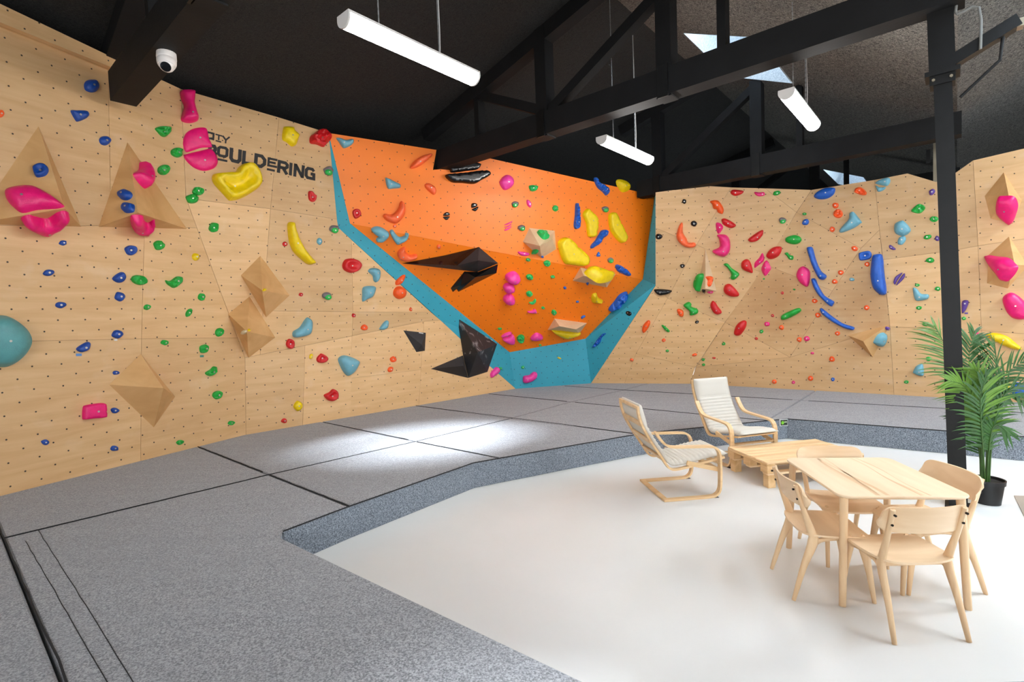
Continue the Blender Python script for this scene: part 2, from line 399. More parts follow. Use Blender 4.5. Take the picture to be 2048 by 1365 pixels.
# skylights: board-lined shaft, frame and pane
def glass_mat():
    m = bpy.data.materials.new('skylight_glass'); m.use_nodes = True; nt = m.node_tree; nt.nodes.clear()
    o = nd(nt, 'ShaderNodeOutputMaterial'); t = nd(nt, 'ShaderNodeBsdfTransparent'); g = nd(nt, 'ShaderNodeBsdfGlossy'); mx = nd(nt, 'ShaderNodeMixShader')
    t.inputs[0].default_value = (.93, .96, .97, 1); g.inputs['Roughness'].default_value = .05; mx.inputs[0].default_value = .06
    nt.links.new(t.outputs[0], mx.inputs[1]); nt.links.new(g.outputs[0], mx.inputs[2]); nt.links.new(mx.outputs[0], o.inputs[0]); return m
M_glass = glass_mat()
M_frame = simple('white_window_frame', (225, 228, 230), .5)
SKYLAB = ['long skylight in the dark roof behind the middle tie beam', 'far skylight glimpsed under the rear tie beam', 'skylight in the main roof slope nearest the viewer',
          'skylight in the main roof slope behind the viewer', 'skylight of the second bay beyond the palm', 'skylight of the second bay beside the steel post',
          'skylight of the second bay nearest the viewer', 'skylight in the outer slope of the second bay']
for k, (n0, n1, a0, a1) in enumerate(SKY):
    sl = (zslope(n1-eps)-zslope(n0+eps))/(n1-n0); nrm = N_*(-sl)+ZZ; nrm = nrm/np.linalg.norm(nrm)
    P = [na(n0, a0, zslope(n0)), na(n1, a0, zslope(n1)), na(n1, a1, zslope(n1)), na(n0, a1, zslope(n0))]
    root = empty('window_%d' % (k+1), P[0]); tag(root, SKYLAB[k], 'skylight', kind='structure')
    T = [p+nrm*.80 for p in P]
    for i in range(4):
        j = (i+1) % 4; d = (P[j]-P[i]); dn = np.cross(nrm, d); dn = dn/np.linalg.norm(dn)
        cc = (P[0]+P[2])/2
        if dn @ (P[i]-cc) < 0: dn = -dn
        MB().add([P[i], P[j], T[j], T[i], P[i]+dn*.03, P[j]+dn*.03, T[j]+dn*.03, T[i]+dn*.03], [(0, 1, 2, 3), (7, 6, 5, 4), (0, 4, 5, 1), (3, 2, 6, 7)]).build('shaft_board', M_shaft, root)
    G = [p+nrm*.78 for p in P]
    mk('pane', G, [(0, 1, 2, 3)], M_glass, root)
    fb = MB(); e1 = (P[1]-P[0])/np.linalg.norm(P[1]-P[0])
    for (s, t) in ((0, 1), (1, 2), (2, 3), (3, 0)):
        d = G[t]-G[s]; L = np.linalg.norm(d); d = d/L; sd = np.cross(nrm, d)
        fb.obox((G[s]+G[t])/2+sd*.03, d*L/2, sd*.03, nrm*.02)
    fb.build('window_frame', M_frame, root)

# ---------------------------------------------------------------- climbing walls as facets and panels
FACETS = []          # (plane point, normal, polygon in 3-D, wall name)
def pip(px, py, poly):
    c = False; j = len(poly)-1
    for i in range(len(poly)):
        xi, yi = poly[i]; xj, yj = poly[j]
        if (yi > py) != (yj > py) and px < (xj-xi)*(py-yi)/(yj-yi)+xi: c = not c
        j = i
    return c
def basis(nn):
    v = ZZ-(ZZ@nn)*nn; v = v/np.linalg.norm(v); u = np.cross(v, nn); return u, v
def panel(wall, P, mat, thick=.02, gap=.0018, reg=True):
    P = [np.asarray(p, float) for p in P]
    # Newell normal
    nn = np.zeros(3)
    for i in range(len(P)):
        a, b = P[i], P[(i+1) % len(P)]; nn += np.cross(a, b)
    nn = nn/np.linalg.norm(nn); c = sum(P)/len(P)
    if nn @ (EYE-c) < 0: P = P[::-1]; nn = -nn
    if reg: FACETS.append((c, nn, P, wall))
    u, v = basis(nn); n = len(P)
    q2 = [np.array([p@u, p@v]) for p in P]
    sh = []
    for i in range(n):                       # shrink every edge inwards by the joint
        a, b, c2 = q2[i-1], q2[i], q2[(i+1) % n]
        d1 = (b-a)/(np.linalg.norm(b-a)+1e-9); d2 = (c2-b)/(np.linalg.norm(c2-b)+1e-9)
        m1 = np.array([-d1[1], d1[0]]); m2 = np.array([-d2[1], d2[0]])
        k = m1+m2; den = 1+m1@m2
        sh.append(b+k*gap/max(den, .25))
    front = [P[i]+u*(sh[i]-q2[i])[0]+v*(sh[i]-q2[i])[1] for i in range(n)]
    V = front+[p-nn*thick for p in front]
    Fc = [list(range(n))]+[[i, n+i, n+(i+1) % n, (i+1) % n] for i in range(n)]
    uv = [(p@u, p@v) for p in V]
    o = mk('panel', V, Fc, mat, wall, uv=uv)
    # backing seen only through the joints
    BACK.setdefault(wall.name, (wall, MB()))[1].add([p-nn*(thick*.7) for p in P], [list(range(n))])
    return o
BACK = {}
up = ZZ
wL = empty('wall_left', (-4.3, 7.3, 0)); tag(wL, 'birch plywood bouldering wall with lettering, faceted panels', 'wall', kind='structure')
wC = empty('wall_back', (0.5, 11.0, 0)); tag(wC, 'orange overhanging bouldering wall edged with teal panels', 'wall', kind='structure')
wR = empty('wall_right', (5.5, 10.0, 0)); tag(wR, 'pale plywood bouldering wall behind the armchairs and palm', 'wall', kind='structure')
b0, b1 = atz(0, 993, .3), atz(440, 883, .3)
W1 = plane3(b0, b1, b0+up)
C0, C1, K1, C3 = [on(x, y, W1) for x, y in [(362, 178), (372, 397), (490, 716), (490, 869)]]
B2 = atz(835, 811.5, .3)
LOW = plane3(C3, B2, K1); K2 = on(848, 643, LOW); SLAB = plane3(K1, K2, C1); D1 = on(674, 439, SLAB); UPL = plane3(C0, C1, D1)
def pz(x, y, pl, z=0.0):                       # the point of the plane under pixel (x, y), carried down the plane to height z
    p = on(x, y, pl); u, v = basis(pl[1]); return p+v*((z-p[2])/v[2])
def left_of(p, pl, d):                         # move horizontally along the plane
    u, v = basis(pl[1]); return p+u*d
L_ = lambda x, y: on(x, y, W1)
uW, vW = basis(W1[1]); sgn = -1 if (C0-b0)@uW > 0 else 1
far = lambda p: p+uW*sgn*2.6
t0 = L_(0, 10); t1 = L_(216, 113)
# first plane, three rows
panel(wL, [L_(0, 10), L_(216, 113), L_(222, 452), L_(0, 451), far(L_(0, 451)), far(L_(0, 10))], M_ply)
panel(wL, [L_(216, 113), L_(330, 163), C0, C1, L_(393.8, 456), L_(222, 452)], M_ply)
panel(wL, [L_(0, 451), L_(222, 452), L_(289, 454), L_(283, 678), L_(0, 684), far(L_(0, 684)), far(L_(0, 451))], M_ply)
panel(wL, [L_(289, 454), L_(393.8, 456), L_(475.2, 676), L_(283, 678)], M_ply)
panel(wL, [L_(0, 684), L_(283, 678), pz(278, 926, W1), pz(0, 993, W1), far(pz(0, 993, W1)), far(L_(0, 684))], M_ply)
panel(wL, [L_(283, 678), L_(475.2, 676), K1, pz(490, 869, W1), pz(278, 926, W1)], M_ply)
# upper plane with the lettering
u_ = lambda x, y: on(x, y, UPL)
panel(wL, [C0, u_(558, 235), u_(541, 418), C1], M_ply)
O1 = u_(657, 266)
panel(wL, [u_(558, 235), O1, u_(661, 300), D1, u_(541, 418)], M_ply)
# slab below it
s_ = lambda x, y: on(x, y, SLAB)
kl = lambda x: 716+(643-716)*(x-490)/(848-490)
panel(wL, [C1, s_(541, 418), s_(526, 622), s_(520, kl(520)), K1], M_ply)
E0 = s_(676.6, 455.5); E2s = s_(862, 625); E3 = s_(881, 641)
panel(wL, [s_(541, 418), D1, E0, s_(703, 480), s_(706, 624), s_(526, 622)], M_ply)
panel(wL, [s_(703, 480), E2s, s_(706, 624)], M_ply)
panel(wL, [s_(526, 622), s_(706, 624), s_(704, kl(704)), s_(520, kl(520))], M_ply)
panel(wL, [s_(706, 624), E2s, E3, K2, s_(704, kl(704))], M_ply)
l_ = lambda x, y: on(x, y, LOW)
lb = lambda x, y: pz(x, y, LOW)
panel(wL, [K1, l_(520, kl(520)), l_(610, kl(610)), lb(602, 851), pz(490, 869, LOW)], M_ply)
panel(wL, [l_(610, kl(610)), l_(704, kl(704)), lb(699, 836), lb(602, 851)], M_ply)
panel(wL, [l_(704, kl(704)), K2, l_(842, 740), l_(702, 757)], M_ply)
panel(wL, [l_(702, 757), l_(842, 740), lb(834, 812), lb(699, 836)], M_ply)
E4 = l_(980, 733); E5 = l_(1031.6, 778); E5b = lb(1031.6, 778)
E3b = l_(881, 641)
panel(wL, [K2, E3b, E4, E5, E5b, lb(834, 812), l_(842, 740)], M_ply)
# cornice board over the top at the far left
co = lambda x, y: on(x, y, (W1[0]+W1[1]*.11, W1[1]))
cb = panel(wL, [co(-2, 6), co(245, 124), co(233, 139), co(-2, 44), far(co(-2, 44)), far(co(-2, 6))], M_ply, thick=.11, reg=False); cb.name = 'cornice_board'
# ---- right wall
c0, c1 = atz(1380, 768, .3), atz(1895, 796, .3)
R2 = plane3(c0, c1, c0+up); RT = on(1623, 380, R2); RB = atz(1182, 767, .3)
R1 = plane3(c0, RB, RT)
r1 = lambda x, y: on(x, y, R1); r2 = lambda x, y: on(x, y, R2)
bb0 = atz(1031.6, 778, .3); BC = plane3(bb0, RB, bb0+up)
T1, T2 = on(1019, 705, BC), on(1171, 678, BC)
O3 = at_d(700, 447, 8.9); LO = plane3(T1, T2, O3); O4 = on(1285.7, 559, LO); UO = plane3(O1, O3, O4); O2 = on(1309, 391, UO)
panel(wR, [r1(1311, 385), r1(1410, 372), r1(1462, 375), r1(1393, 490), r1(1311, 456)], M_ply)
panel(wR, [r1(1311, 456), r1(1393, 490), r1(1335, 597), r1(1311, 572)], M_ply)
panel(wR, [r1(1311, 572), r1(1335, 597), r1(1272, 708), pz(1238, 767, R1), pz(1182, 767, R1), RB, r1(1238, 682)], M_ply)
panel(wR, [r1(1462, 375), r1(1530, 377), r1(1593, 425), r1(1522, 545), r1(1393, 490)], M_ply)
panel(wR, [r1(1530, 377), RT, r1(1593, 425)], M_ply)
panel(wR, [r1(1393, 490), r1(1522, 545), r1(1450, 645), r1(1335, 597)], M_ply)
panel(wR, [r1(1335, 597), r1(1450, 645), r1(1391, 735), r1(1272, 708)], M_ply)
panel(wR, [r1(1272, 708), r1(1391, 735), c0, pz(1372, 768, R1), pz(1238, 767, R1)], M_ply)
stainA = [(r2(1560, 600), 1.25, .55)]; stainB = [(r2(1735, 600), 1.0, .40)]
M_plyA = panel_mat('birch_plywood_rubber_marks', PLY1, PLY2, stain=stainA)
M_plyB = panel_mat('birch_plywood_worn', PLY1, PLY2, stain=stainB)
panel(wR, [RT, r2(1749, 360), r2(1759, 460), r2(1722, 497), r2(1593, 425)], M_ply)
panel(wR, [r2(1593, 425), r2(1722, 497), r2(1665, 582), r2(1530, 530)], M_ply)
panel(wR, [r2(1530, 530), r2(1665, 582), r2(1580, 715), r2(1450, 645)], M_plyA)
panel(wR, [r2(1450, 645), r2(1580, 715), r2(1391, 735)], M_ply)
panel(wR, [r2(1722, 497), r2(1759, 460), r2(1780, 654), r2(1580, 715), r2(1665, 582)], M_plyB)
panel(wR, [r2(1391, 735), r2(1580, 715), r2(1780, 654), pz(1790, 789, R2), pz(1380, 768, R2), c0], M_ply)
RB3 = pz(1790, 789, R2); top3 = r2(1749, 360); far3 = atz(1905, 797, .3)
R3 = plane3(r2(1759, 460), RB3, far3)
r3 = lambda x, y: on(x, y, R3)
panel(wR, [top3, r3(1815, 347), r3(1872, 364), r3(1908, 348), r3(1914, 500), r3(1766, 520), r2(1759, 460)], M_ply)
panel(wR, [r3(1766, 520), r3(1914, 500), r3(1920, 660), r2(1780, 654)], M_ply)
panel(wR, [r2(1780, 654), r3(1920, 660), pz(1926, 798, R3), RB3], M_ply)
g0 = r3(1908, 348); far4 = atz(2048, 806, .3); R4 = plane3(r3(1914, 500), pz(1926, 798, R3, .3), far4)
r4 = lambda x, y: on(x, y, R4)
panel(wR, [r4(1908, 348), r4(1946, 321), r4(1956, 492), r4(1914, 500)], M_ply)
panel(wR, [r4(1914, 500), r4(1956, 492), r4(1963, 662), r4(1920, 660)], M_ply)
panel(wR, [r4(1920, 660), r4(1963, 662), pz(1970, 801, R4), pz(1926, 798, R4)], M_ply)
uR, vR = basis(R4[1]); sg = 1 if (r4(2048, 500)-r4(1950, 500))@uR > 0 else -1
fr = lambda p: p+uR*sg*2.4
panel(wR, [r4(1946, 321), r4(2048, 297), fr(r4(2048, 297)), fr(r4(2048, 478)), r4(2048, 478), r4(1956, 492)], M_ply)
panel(wR, [r4(1956, 492), r4(2048, 478), fr(r4(2048, 478)), fr(r4(2048, 668)), r4(2048, 668), r4(1963, 662)], M_ply)
panel(wR, [r4(1963, 662), r4(2048, 668), fr(r4(2048, 668)), fr(pz(2048, 806, R4)), pz(2048, 806, R4), pz(1970, 801, R4)], M_ply)
# ---- orange and teal
uo = lambda x, y: on(x, y, UO); lo = lambda x, y: on(x, y, LO)
panel(wC, [O1, uo(873, 300), uo(866, 340), uo(905, 336), uo(963, 313), O2, uo(1303, 440), uo(1297, 480), O4, uo(990, 504), O3], M_orange, gap=.001)
panel(wC, [O3, lo(990, 504), O4, T2, T1], M_orange, gap=.001)
F1 = lo(994, 684.5); E1 = l_(940, 696)
for q in ([O1, u_(661, 300), D1, O3], [D1, E0, O3], [E0, E3b, F1, O3], [E3b, E4, F1], [E4, E5, E5b, T1, F1][:2]+[T1, F1]):
    panel(wC, q, M_blue, gap=0.0)
panel(wC, [T1, T2, pz(1182, 767, BC), pz(1031.6, 778, BC)], M_blue, gap=0.0)
RA, RBk, RCk = r1(1311, 392), r1(1311, 570), r1(1238, 682)
for q in ([O2, RA, RBk, O4], [O4, RBk, RCk, T2], [T2, RCk, RB, pz(1182, 767, BC)]):
    panel(wC, q, M_blue, gap=0.0)
for nm, (wl, mb) in BACK.items(): mb.build('backing_board', M_back, wl)
# ---------------------------------------------------------------- padded floor
matroot = empty('floor_matting', na(-6, 4, 0)); tag(matroot, 'thick grey carpeted landing mats along the climbing walls', 'landing mat', kind='structure')
MH = .30
def mat_piece(P, gap=.006):
    P = [np.array(p, float) for p in P]; n = len(P)
    ar = sum(P[i][0]*P[(i+1) % n][1]-P[(i+1) % n][0]*P[i][1] for i in range(n))
    if ar < 0: P = P[::-1]
    def inset(g):
        out = []
        for i in range(n):
            a, b, c = P[i-1], P[i], P[(i+1) % n]
            d1 = (b-a)/np.linalg.norm(b-a); d2 = (c-b)/np.linalg.norm(c-b); m1 = np.array([-d1[1], d1[0]]); m2 = np.array([-d2[1], d2[0]])
            out.append(b+(m1+m2)*g/max(1+m1@m2, .3))
        return out
    rings = [(gap, 0.002), (gap, MH-.022), (gap+.005, MH-.008), (gap+.016, MH)]
    V = []
    for g, z in rings: V += [na(q[0], q[1], z) for q in inset(g)]
    Fc = []
    for r in range(3):
        for i in range(n): j = (i+1) % n; Fc.append([r*n+i, r*n+j, (r+1)*n+j, (r+1)*n+i])
    Fc.append([3*n+i for i in range(n)])
    o = mk('mat', V, Fc, M_carpet, matroot); o.data.materials.append(M_carpet2)
    for p in o.data.polygons:
        if p.index < n: p.material_index = 1
    return o
L0, L1 = -8.7, -5.85
LS = [(-5.95, .34), (-5.83, 2.46), (-5.63, 4.37), (-5.52, 6.23), (-5.55, 8.03), (-5.4, 9.8), (-5.35, 12.9)]
lv = [-6.0, .34, 2.46, 4.37, 6.23, 8.03, 9.8, 12.9]
lp = lambda k: (-6.0, -6.0) if k == 0 else LS[k-1]
for k in range(7):
    mat_piece([(L0, lv[k]), lp(k), lp(k+1), (L0, lv[k+1])])
mat_piece([(-6.0, -6.0), (4.5, -6.0), (4.5, .34), (-5.95, .34)])
mat_piece([(-5.95, .34), (4.5, .34), (4.5, 6.8), (2.36, 4.9), (-1.17, 1.90), (-3.3, 1.80), (-4.05, 1.77), (-4.14, 1.83), (-4.19, 2.46), (-5.83, 2.46)])
mat_piece([(-5.83, 2.46), (-4.19, 2.46), (-4.22, 4.09), (-4.1, 4.40), (-5.63, 4.37)])
mat_piece([(-5.63, 4.37), (-4.1, 4.40), (-3.3, 6.34), (-5.52, 6.23)])
mat_piece([(-5.52, 6.23), (-3.3, 6.34), (-3.24, 6.46), (-2.1, 8.08), (-5.55, 8.03)])
mat_piece([(-5.55, 8.03), (-2.1, 8.08), (-2.08, 10.1), (-5.4, 9.8)])
mat_piece([(-5.4, 9.8), (-2.08, 10.1), (-2.08, 12.9), (-5.35, 12.9)])
mat_piece([(-2.1, 8.08), (-1.9, 8.36), (.62, 8.62), (4.5, 9.0), (4.5, 10.75), (-2.08, 10.1)])
mat_piece([(-2.08, 10.1), (4.5, 10.75), (4.5, 12.9), (-2.08, 12.9)])
def seam(P, r=.005):
    MB().tube([na(p[0], p[1], MH+.001) for p in P], [(r, r*.8)]*len(P), 6).build('seam', M_seam, matroot)
def wob(p, q, n=24, amp=.006):
    p, q = np.array(p), np.array(q); d = (q-p)/np.linalg.norm(q-p); nn = np.array([-d[1], d[0]])
    return [p+(q-p)*i/n+nn*random.uniform(-amp, amp)*(0 if i in (0, n) else 1) for i in range(n+1)]
for p, q, r in [((-6.9, .34), (-.6, .37), .006), ((-5.83, 2.46), (-4.19, 2.46), .007), ((-8.1, 2.46), (-6.0, 2.46), .007), ((-8.1, 4.37), (-5.8, 4.38), .006),
                ((-5.6, 4.37), (-4.1, 4.40), .006), ((-8, 6.23), (-3.3, 6.34), .007), ((-7.7, 8.03), (-5.65, 8.04), .006), ((-5.45, 8.03), (-2.1, 8.08), .006),
                ((-6.9, 9.75), (-5.4, 9.8), .006), ((-5.4, 9.8), (-2.2, 10.08), .007), ((-1.95, 10.1), (3, 10.6), .007),
                ((-5.95, .34), (-5.83, 2.46), .007), ((-5.83, 2.46), (-5.63, 4.37), .005), ((-5.63, 4.37), (-5.52, 6.23), .004)]:
    seam(wob(p, q), r)
for p, q in [((-5.7, .45), (-1.5, .50)), ((-5.95, .55), (-1.2, .57))]: seam(wob(p, q, 30, .003), .0022)
edge = [(-4.14, 1.83), (-4.19, 2.46), (-4.22, 4.09), (-4.1, 4.40), (-3.3, 6.34), (-3.24, 6.46), (-2.1, 8.08), (-1.9, 8.36), (.62, 8.62), (4.4, 8.99)]
MB().tube([na(p[0], p[1], MH-.004) for p in edge], .006, 6).build('edge_piping', M_seam, matroot)
_e = [np.array(p) for p in edge]; _V = []; _F = []
for i, p in enumerate(_e):
    d1 = _e[min(i+1, len(_e)-1)]-_e[max(i-1, 0)]; d1 = d1/np.linalg.norm(d1); o_ = np.array([d1[1], -d1[0]])*.002
    for z in (.003, MH-.012): _V.append(na(p[0]+o_[0], p[1]+o_[1], z))
for i in range(len(_e)-1): _F.append((2*i, 2*i+2, 2*i+3, 2*i+1))
mk('edge_cover', _V, _F, M_carpet2, matroot)
# ---------------------------------------------------------------- roof trusses
def truss(ac, zb, nL, label, w=.13, h=.34, full=True):
    root = empty('roof_truss', na(nL, ac, zb)); tag(root, label, 'roof truss', 'black timber trusses across the hall')
    def bar(name, p, q, hw, hh):
        p, q = np.asarray(p), np.asarray(q); d = q-p; L = np.linalg.norm(d); d = d/L; s = A_; t = np.cross(d, s)
        MB().obox((p+q)/2, d*L/2, s*hw, t*hh).build(name, M_beam, root)
    bar('tie_beam', na(nL, ac, zb+h/2), na(0.05, ac, zb+h/2), w, h/2)
    for nn in (-4.79, -2.83):
        if nn < nL: continue
        bar('queen_post', na(nn, ac, zb+h*.5-.19), na(nn, ac, zslope(nn)), w*.85, .10)
        MB().obox(na(nn, ac-w-.012, zb+h/2), N_*.07, A_*.012, ZZ*(h/2+.03)).build('iron_strap', M_steel, root)
    for nn, hw in ((-6.2, .05), (-2.12, .05)):
        if nn < nL: continue
        bar('post', na(nn, ac, zb+h), na(nn, ac, zslope(nn)), w*.6, hw)
    s = max(nL, -7.6)
    bar('rafter', na(s-.4, ac, zslope(s-.4)-.12), na(RIDGE_N, ac, RIDGE_Z-.12), w*.8, .11)
    for p, q in (((-4.7, zb+h), (-6.3, zslope(-6.3)-.1)), ((-4.7, zb+h), (-2.9, zslope(-2.9)-.15))):
        if q[0] < nL: continue
        bar('brace', na(p[0], ac, p[1]), na(q[0], ac, q[1]), w*.6, .07)
truss(1.77, 4.72, -7.62, 'black timber roof truss carrying the white security camera')
truss(6.5, 4.72, -7.2, 'black timber roof truss whose beam meets the steel post')
truss(10.48, 4.45, -5.25, 'black timber roof truss above the pale plywood wall')
truss(15.6, 4.6, -7.6, 'distant black roof truss seen beyond the pale plywood wall')
# ---------------------------------------------------------------- steel posts
def steel_post():
    base = atz(1917, 1012, 0); dd = (base-EYE) @ _fw
    top = at_d(1885, 150, dd); ax = (top-base)/(top[2]-base[2])
    root = empty('steel_post', base); tag(root, 'black painted steel post standing behind the dining table', 'post', kind='thing')
    P = lambda z: base+ax*z
    zc = top[2]
    h = .068
    MB().add([P(z)+N_*i*h+A_*j*h for z in (0, zc) for i, j in ((-1, -1), (1, -1), (1, 1), (-1, 1))],
             [(0, 1, 5, 4), (1, 2, 6, 5), (2, 3, 7, 6), (3, 0, 4, 7), (4, 5, 6, 7)]).build('shaft', M_steel, root)
    h2 = .098
    MB().add([P(z)+N_*i*h2+A_*j*h2 for z in (zc+.02, 5.1) for i, j in ((-1, -1), (1, -1), (1, 1), (-1, 1))],
             [(0, 1, 5, 4), (1, 2, 6, 5), (2, 3, 7, 6), (3, 0, 4, 7), (4, 5, 6, 7), (3, 2, 1, 0)]).build('head', M_steel, root)
    c = P(zc)
    MB().obox(c+ZZ*.0, N_*.13, A_*.12, ZZ*.022).build('flange_plate', M_steel, root)
    MB().obox(c-ZZ*.06, N_*.095, A_*.09, ZZ*.045).build('collar', M_steel, root)
    for i in (-.065, .065): MB().tube([c+N_*i-A_*.085-ZZ*.06, c+N_*i-A_*.105-ZZ*.06], .014, 6).build('bolt', M_bare, root)
    # arm bracket towards the second bay
    MB().obox(c+N_*.30+ZZ*.20, N_*.22+ZZ*.10, A_*.06, (ZZ*.05-N_*.02)).build('bracket_arm', M_steel, root)
    MB().tube([c+N_*.13-ZZ*.25, c+N_*.40-ZZ*.0, c+N_*.42+ZZ*.22], .014, 8).build('bracket_rod', M_steel, root)
    MB().obox(c+N_*.50+ZZ*.27, N_*.05, A_*.05, ZZ*.035).build('bracket_cap', M_bare, root)
    MB().tube(crom([P(5.0)+N_*.12-A_*.08, P(zc+.62)+N_*.12-A_*.08, P(zc+.50)+N_*.12-A_*.08, P(zc+.50)+N_*.27-A_*.08, P(zc+.12)+N_*.27-A_*.08], 3), .012, 8).build('conduit', simple('pale_conduit', (120, 120, 116), .5), root)
    MB().obox(P(0)+ZZ*.006, N_*.10, A_*.10, ZZ*.006).build('foot_plate', M_steel, root)
    # second, further post
    b2 = na(-.27, 12.0, 0); r2_ = empty('steel_post', b2); tag(r2_, 'worn edge of a further steel post above the plywood', 'post', kind='thing')
    MB().obox(b2+ZZ*2.45, N_*.05, A_*.06, ZZ*2.45).build('shaft', M_bare, r2_)
    MB().obox(b2+ZZ*4.55-N_*.12, N_*.03, A_*.04, ZZ*.12).build('cleat', M_steel, r2_)
steel_post()
# ---------------------------------------------------------------- pendant lamps
def emit_mat():
    m = bpy.data.materials.new('lamp_diffuser'); m.use_nodes = True; nt = m.node_tree; b = nt.nodes['Principled BSDF']
    b.inputs['Base Color'].default_value = (.9, .9, .9, 1); b.inputs['Emission Color'].default_value = (1, .965, .92, 1); b.inputs['Emission Strength'].default_value = LAMP_E; return m
M_emit = emit_mat(); M_lampw = simple('lamp_housing', (215, 210, 205), .4); M_chain = simple('chain_zinc', (190, 190, 190), .35, metal=.7)
def lamp():
    root = empty('pendant_lamp')
    L = .73; r = .085; seg = 14
    arc = [(r*math.cos(math.pi-.16+(math.pi+.32)*k/seg), r*.95*math.sin(math.pi-.16+(math.pi+.32)*k/seg)) for k in range(seg+1)]
    V = []; Fc = []
    for y in (-L, L): V += [(x, y, z) for x, z in arc]
    n = seg+1
    for k in range(seg): Fc.append([k, k+1, n+k+1, n+k])
    mk('diffuser', V, Fc, M_emit, root, True, local=True)
    for s in (-1, 1):
        mb = MB(); a2 = [(x*1.03, z*1.03) for x, z in arc]+[(r, .034), (-r, .034)]
        V = [(x, s*L, z) for x, z in a2]+[(x, s*(L+.018), z) for x, z in a2]; q = len(a2)
        Fc = [list(range(q)), [q+i for i in range(q)][::-1]]+[[i, (i+1) % q, q+(i+1) % q, q+i] for i in range(q)]
        mb.add(V, Fc); mb.build('end_cap', M_lampw, root, local=True)
    MB().box(-r*1.0, r*1.0, -L, L, .014, .034).build('housing', M_lampw, root, local=True)
    for yy in (-.40, .28):
        mb = MB(); z = .034; i = 0
        while z < 2.12:
            hx, hy = (.006, .0022) if i % 2 else (.0022, .006)
            mb.box(-hx, hx, yy-hy, yy+hy, z, z+.036); z += .031; i += 1
        mb.build('chain', M_chain, root, local=True)
    MB().tube([(0.012, .28, .05), (.02, .28, .3), (.008, .285, .9), (.004, .28, 2.1)], .004, 6).build('power_cable', M_lampw, root, local=True)
    return root
LZ = 4.44
first = lamp()
for k, (nn, ac, lab) in enumerate([(-3.75, 3.13, 'tube pendant lamp nearest the viewer, hanging over the mats'), (-3.80, 7.2, 'tube pendant lamp hanging below the middle tie beam before the orange wall'),
        (-1.49, 7.43, 'tube pendant lamp under the skylight beside the steel post'), (2.3, 5.2, 'tube pendant lamp in the second bay past the palm'), (2.3, 1.0, 'tube pendant lamp in the second bay by the viewer')]):  # last two are out-of-view copies added for their light
    o = first if k == 0 else copy_tree(first)
    o.location = Vector(na(nn, ac, LZ)); o.rotation_euler = (0, 0, TH)
    tag(o, lab, 'pendant lamp', 'hanging tube lamps')
# ---------------------------------------------------------------- security camera
def security_camera():
    p = atz(333, 112, 4.69); root = empty('security_camera', p); tag(root, 'white dome security camera fixed under the black beam', 'security camera')
    Mw = simple('camera_white', (232, 226, 222), .35); Mk = simple('camera_lens', (12, 14, 18), .08)
    ax = np.array([0.10, -.22, -.97]); ax = ax/np.linalg.norm(ax)
    def lathe(prof, name, mat, c=p, a=ax, seg=20):
        u = np.cross(a, (1., 0, 0)); u = u/np.linalg.norm(u); v = np.cross(a, u); V = []; Fc = []
        for d, r in prof: V += [c+a*d+(u*math.cos(2*math.pi*k/seg)+v*math.sin(2*math.pi*k/seg))*r for k in range(seg)]
        for i in range(len(prof)-1):
            for k in range(seg): k2 = (k+1) % seg; Fc.append([i*seg+k, (i+1)*seg+k, (i+1)*seg+k2, i*seg+k2])
        Fc.append(list(range(seg))); Fc.append([(len(prof)-1)*seg+k for k in range(seg)][::-1])
        return auto_smooth(mk(name, V, Fc, mat, root), 50)
    lathe([(-.03, .085), (.03, .088), (.045, .086), (.05, .083), (.055, .086), (.085, .084), (.11, .075)], 'housing', Mw)
    c2 = p+ax*.10
    lathe([(-.07, .03)]+[(-.07*math.cos(t), .07*math.sin(t)) for t in np.linspace(.5, 2.3, 9)]+[(.052, .045)], 'eyeball', Mw, c2, np.array([.25, -.70, -.66])/1.0)
    a3 = np.array([.25, -.70, -.66]); a3 = a3/np.linalg.norm(a3)
    lathe([(.045, .046), (.058, .046), (.06, .04)], 'lens', Mk, c2, a3)
security_camera()
# ---------------------------------------------------------------- furniture
M_ash = wood_mat('ash_veneer', (219, 186, 147), (232, 204, 168), 0, stretch=9)
M_ashz = wood_mat('ash_solid', (210, 174, 134), (226, 194, 154), 2)
M_ashy = wood_mat('ash_table', (226, 200, 166), (236, 212, 180), 1, stretch=7)
M_birch = wood_mat('bent_birch', (212, 174, 126), (230, 196, 150), 1)
M_pine = wood_mat('pallet_pine', (224, 184, 134), (244, 214, 170), 0, stretch=10)
M_pine2 = wood_mat('pallet_pine_rough', (204, 158, 104), (232, 194, 142), 1, stretch=10)
M_cush = simple('cream_canvas', (208, 203, 193), .9, bump=.15, bscale=300)
M_screw = simple('dark_screw', (40, 36, 34), .35, metal=.8)
def rpoly(w, d, r, seg=6):
    out = []
    for cx, cy, a0 in ((w/2-r, d/2-r, 0), (-w/2+r, d/2-r, 90), (-w/2+r, -d/2+r, 180), (w/2-r, -d/2+r, 270)):
        for k in range(seg+1): a = math.radians(a0+90*k/seg); out.append((cx+r*math.cos(a), cy+r*math.sin(a)))
    return out
def slab_rings(outline, rings):
    """outline in xy around the origin; rings: (scale inset in metres, z)"""
    V = []; n = len(outline)
    for ins, z in rings:
        for x, y in outline:
            l = math.hypot(x, y); V.append((x*(1-ins/l), y*(1-ins/l), z))
    Fc = []
    for r in range(len(rings)-1):
        for i in range(n): j = (i+1) % n; Fc.append([r*n+i, r*n+j, (r+1)*n+j, (r+1)*n+i])
    Fc.append(list(range(n))[::-1]); Fc.append([(len(rings)-1)*n+i for i in range(n)])
    return V, Fc
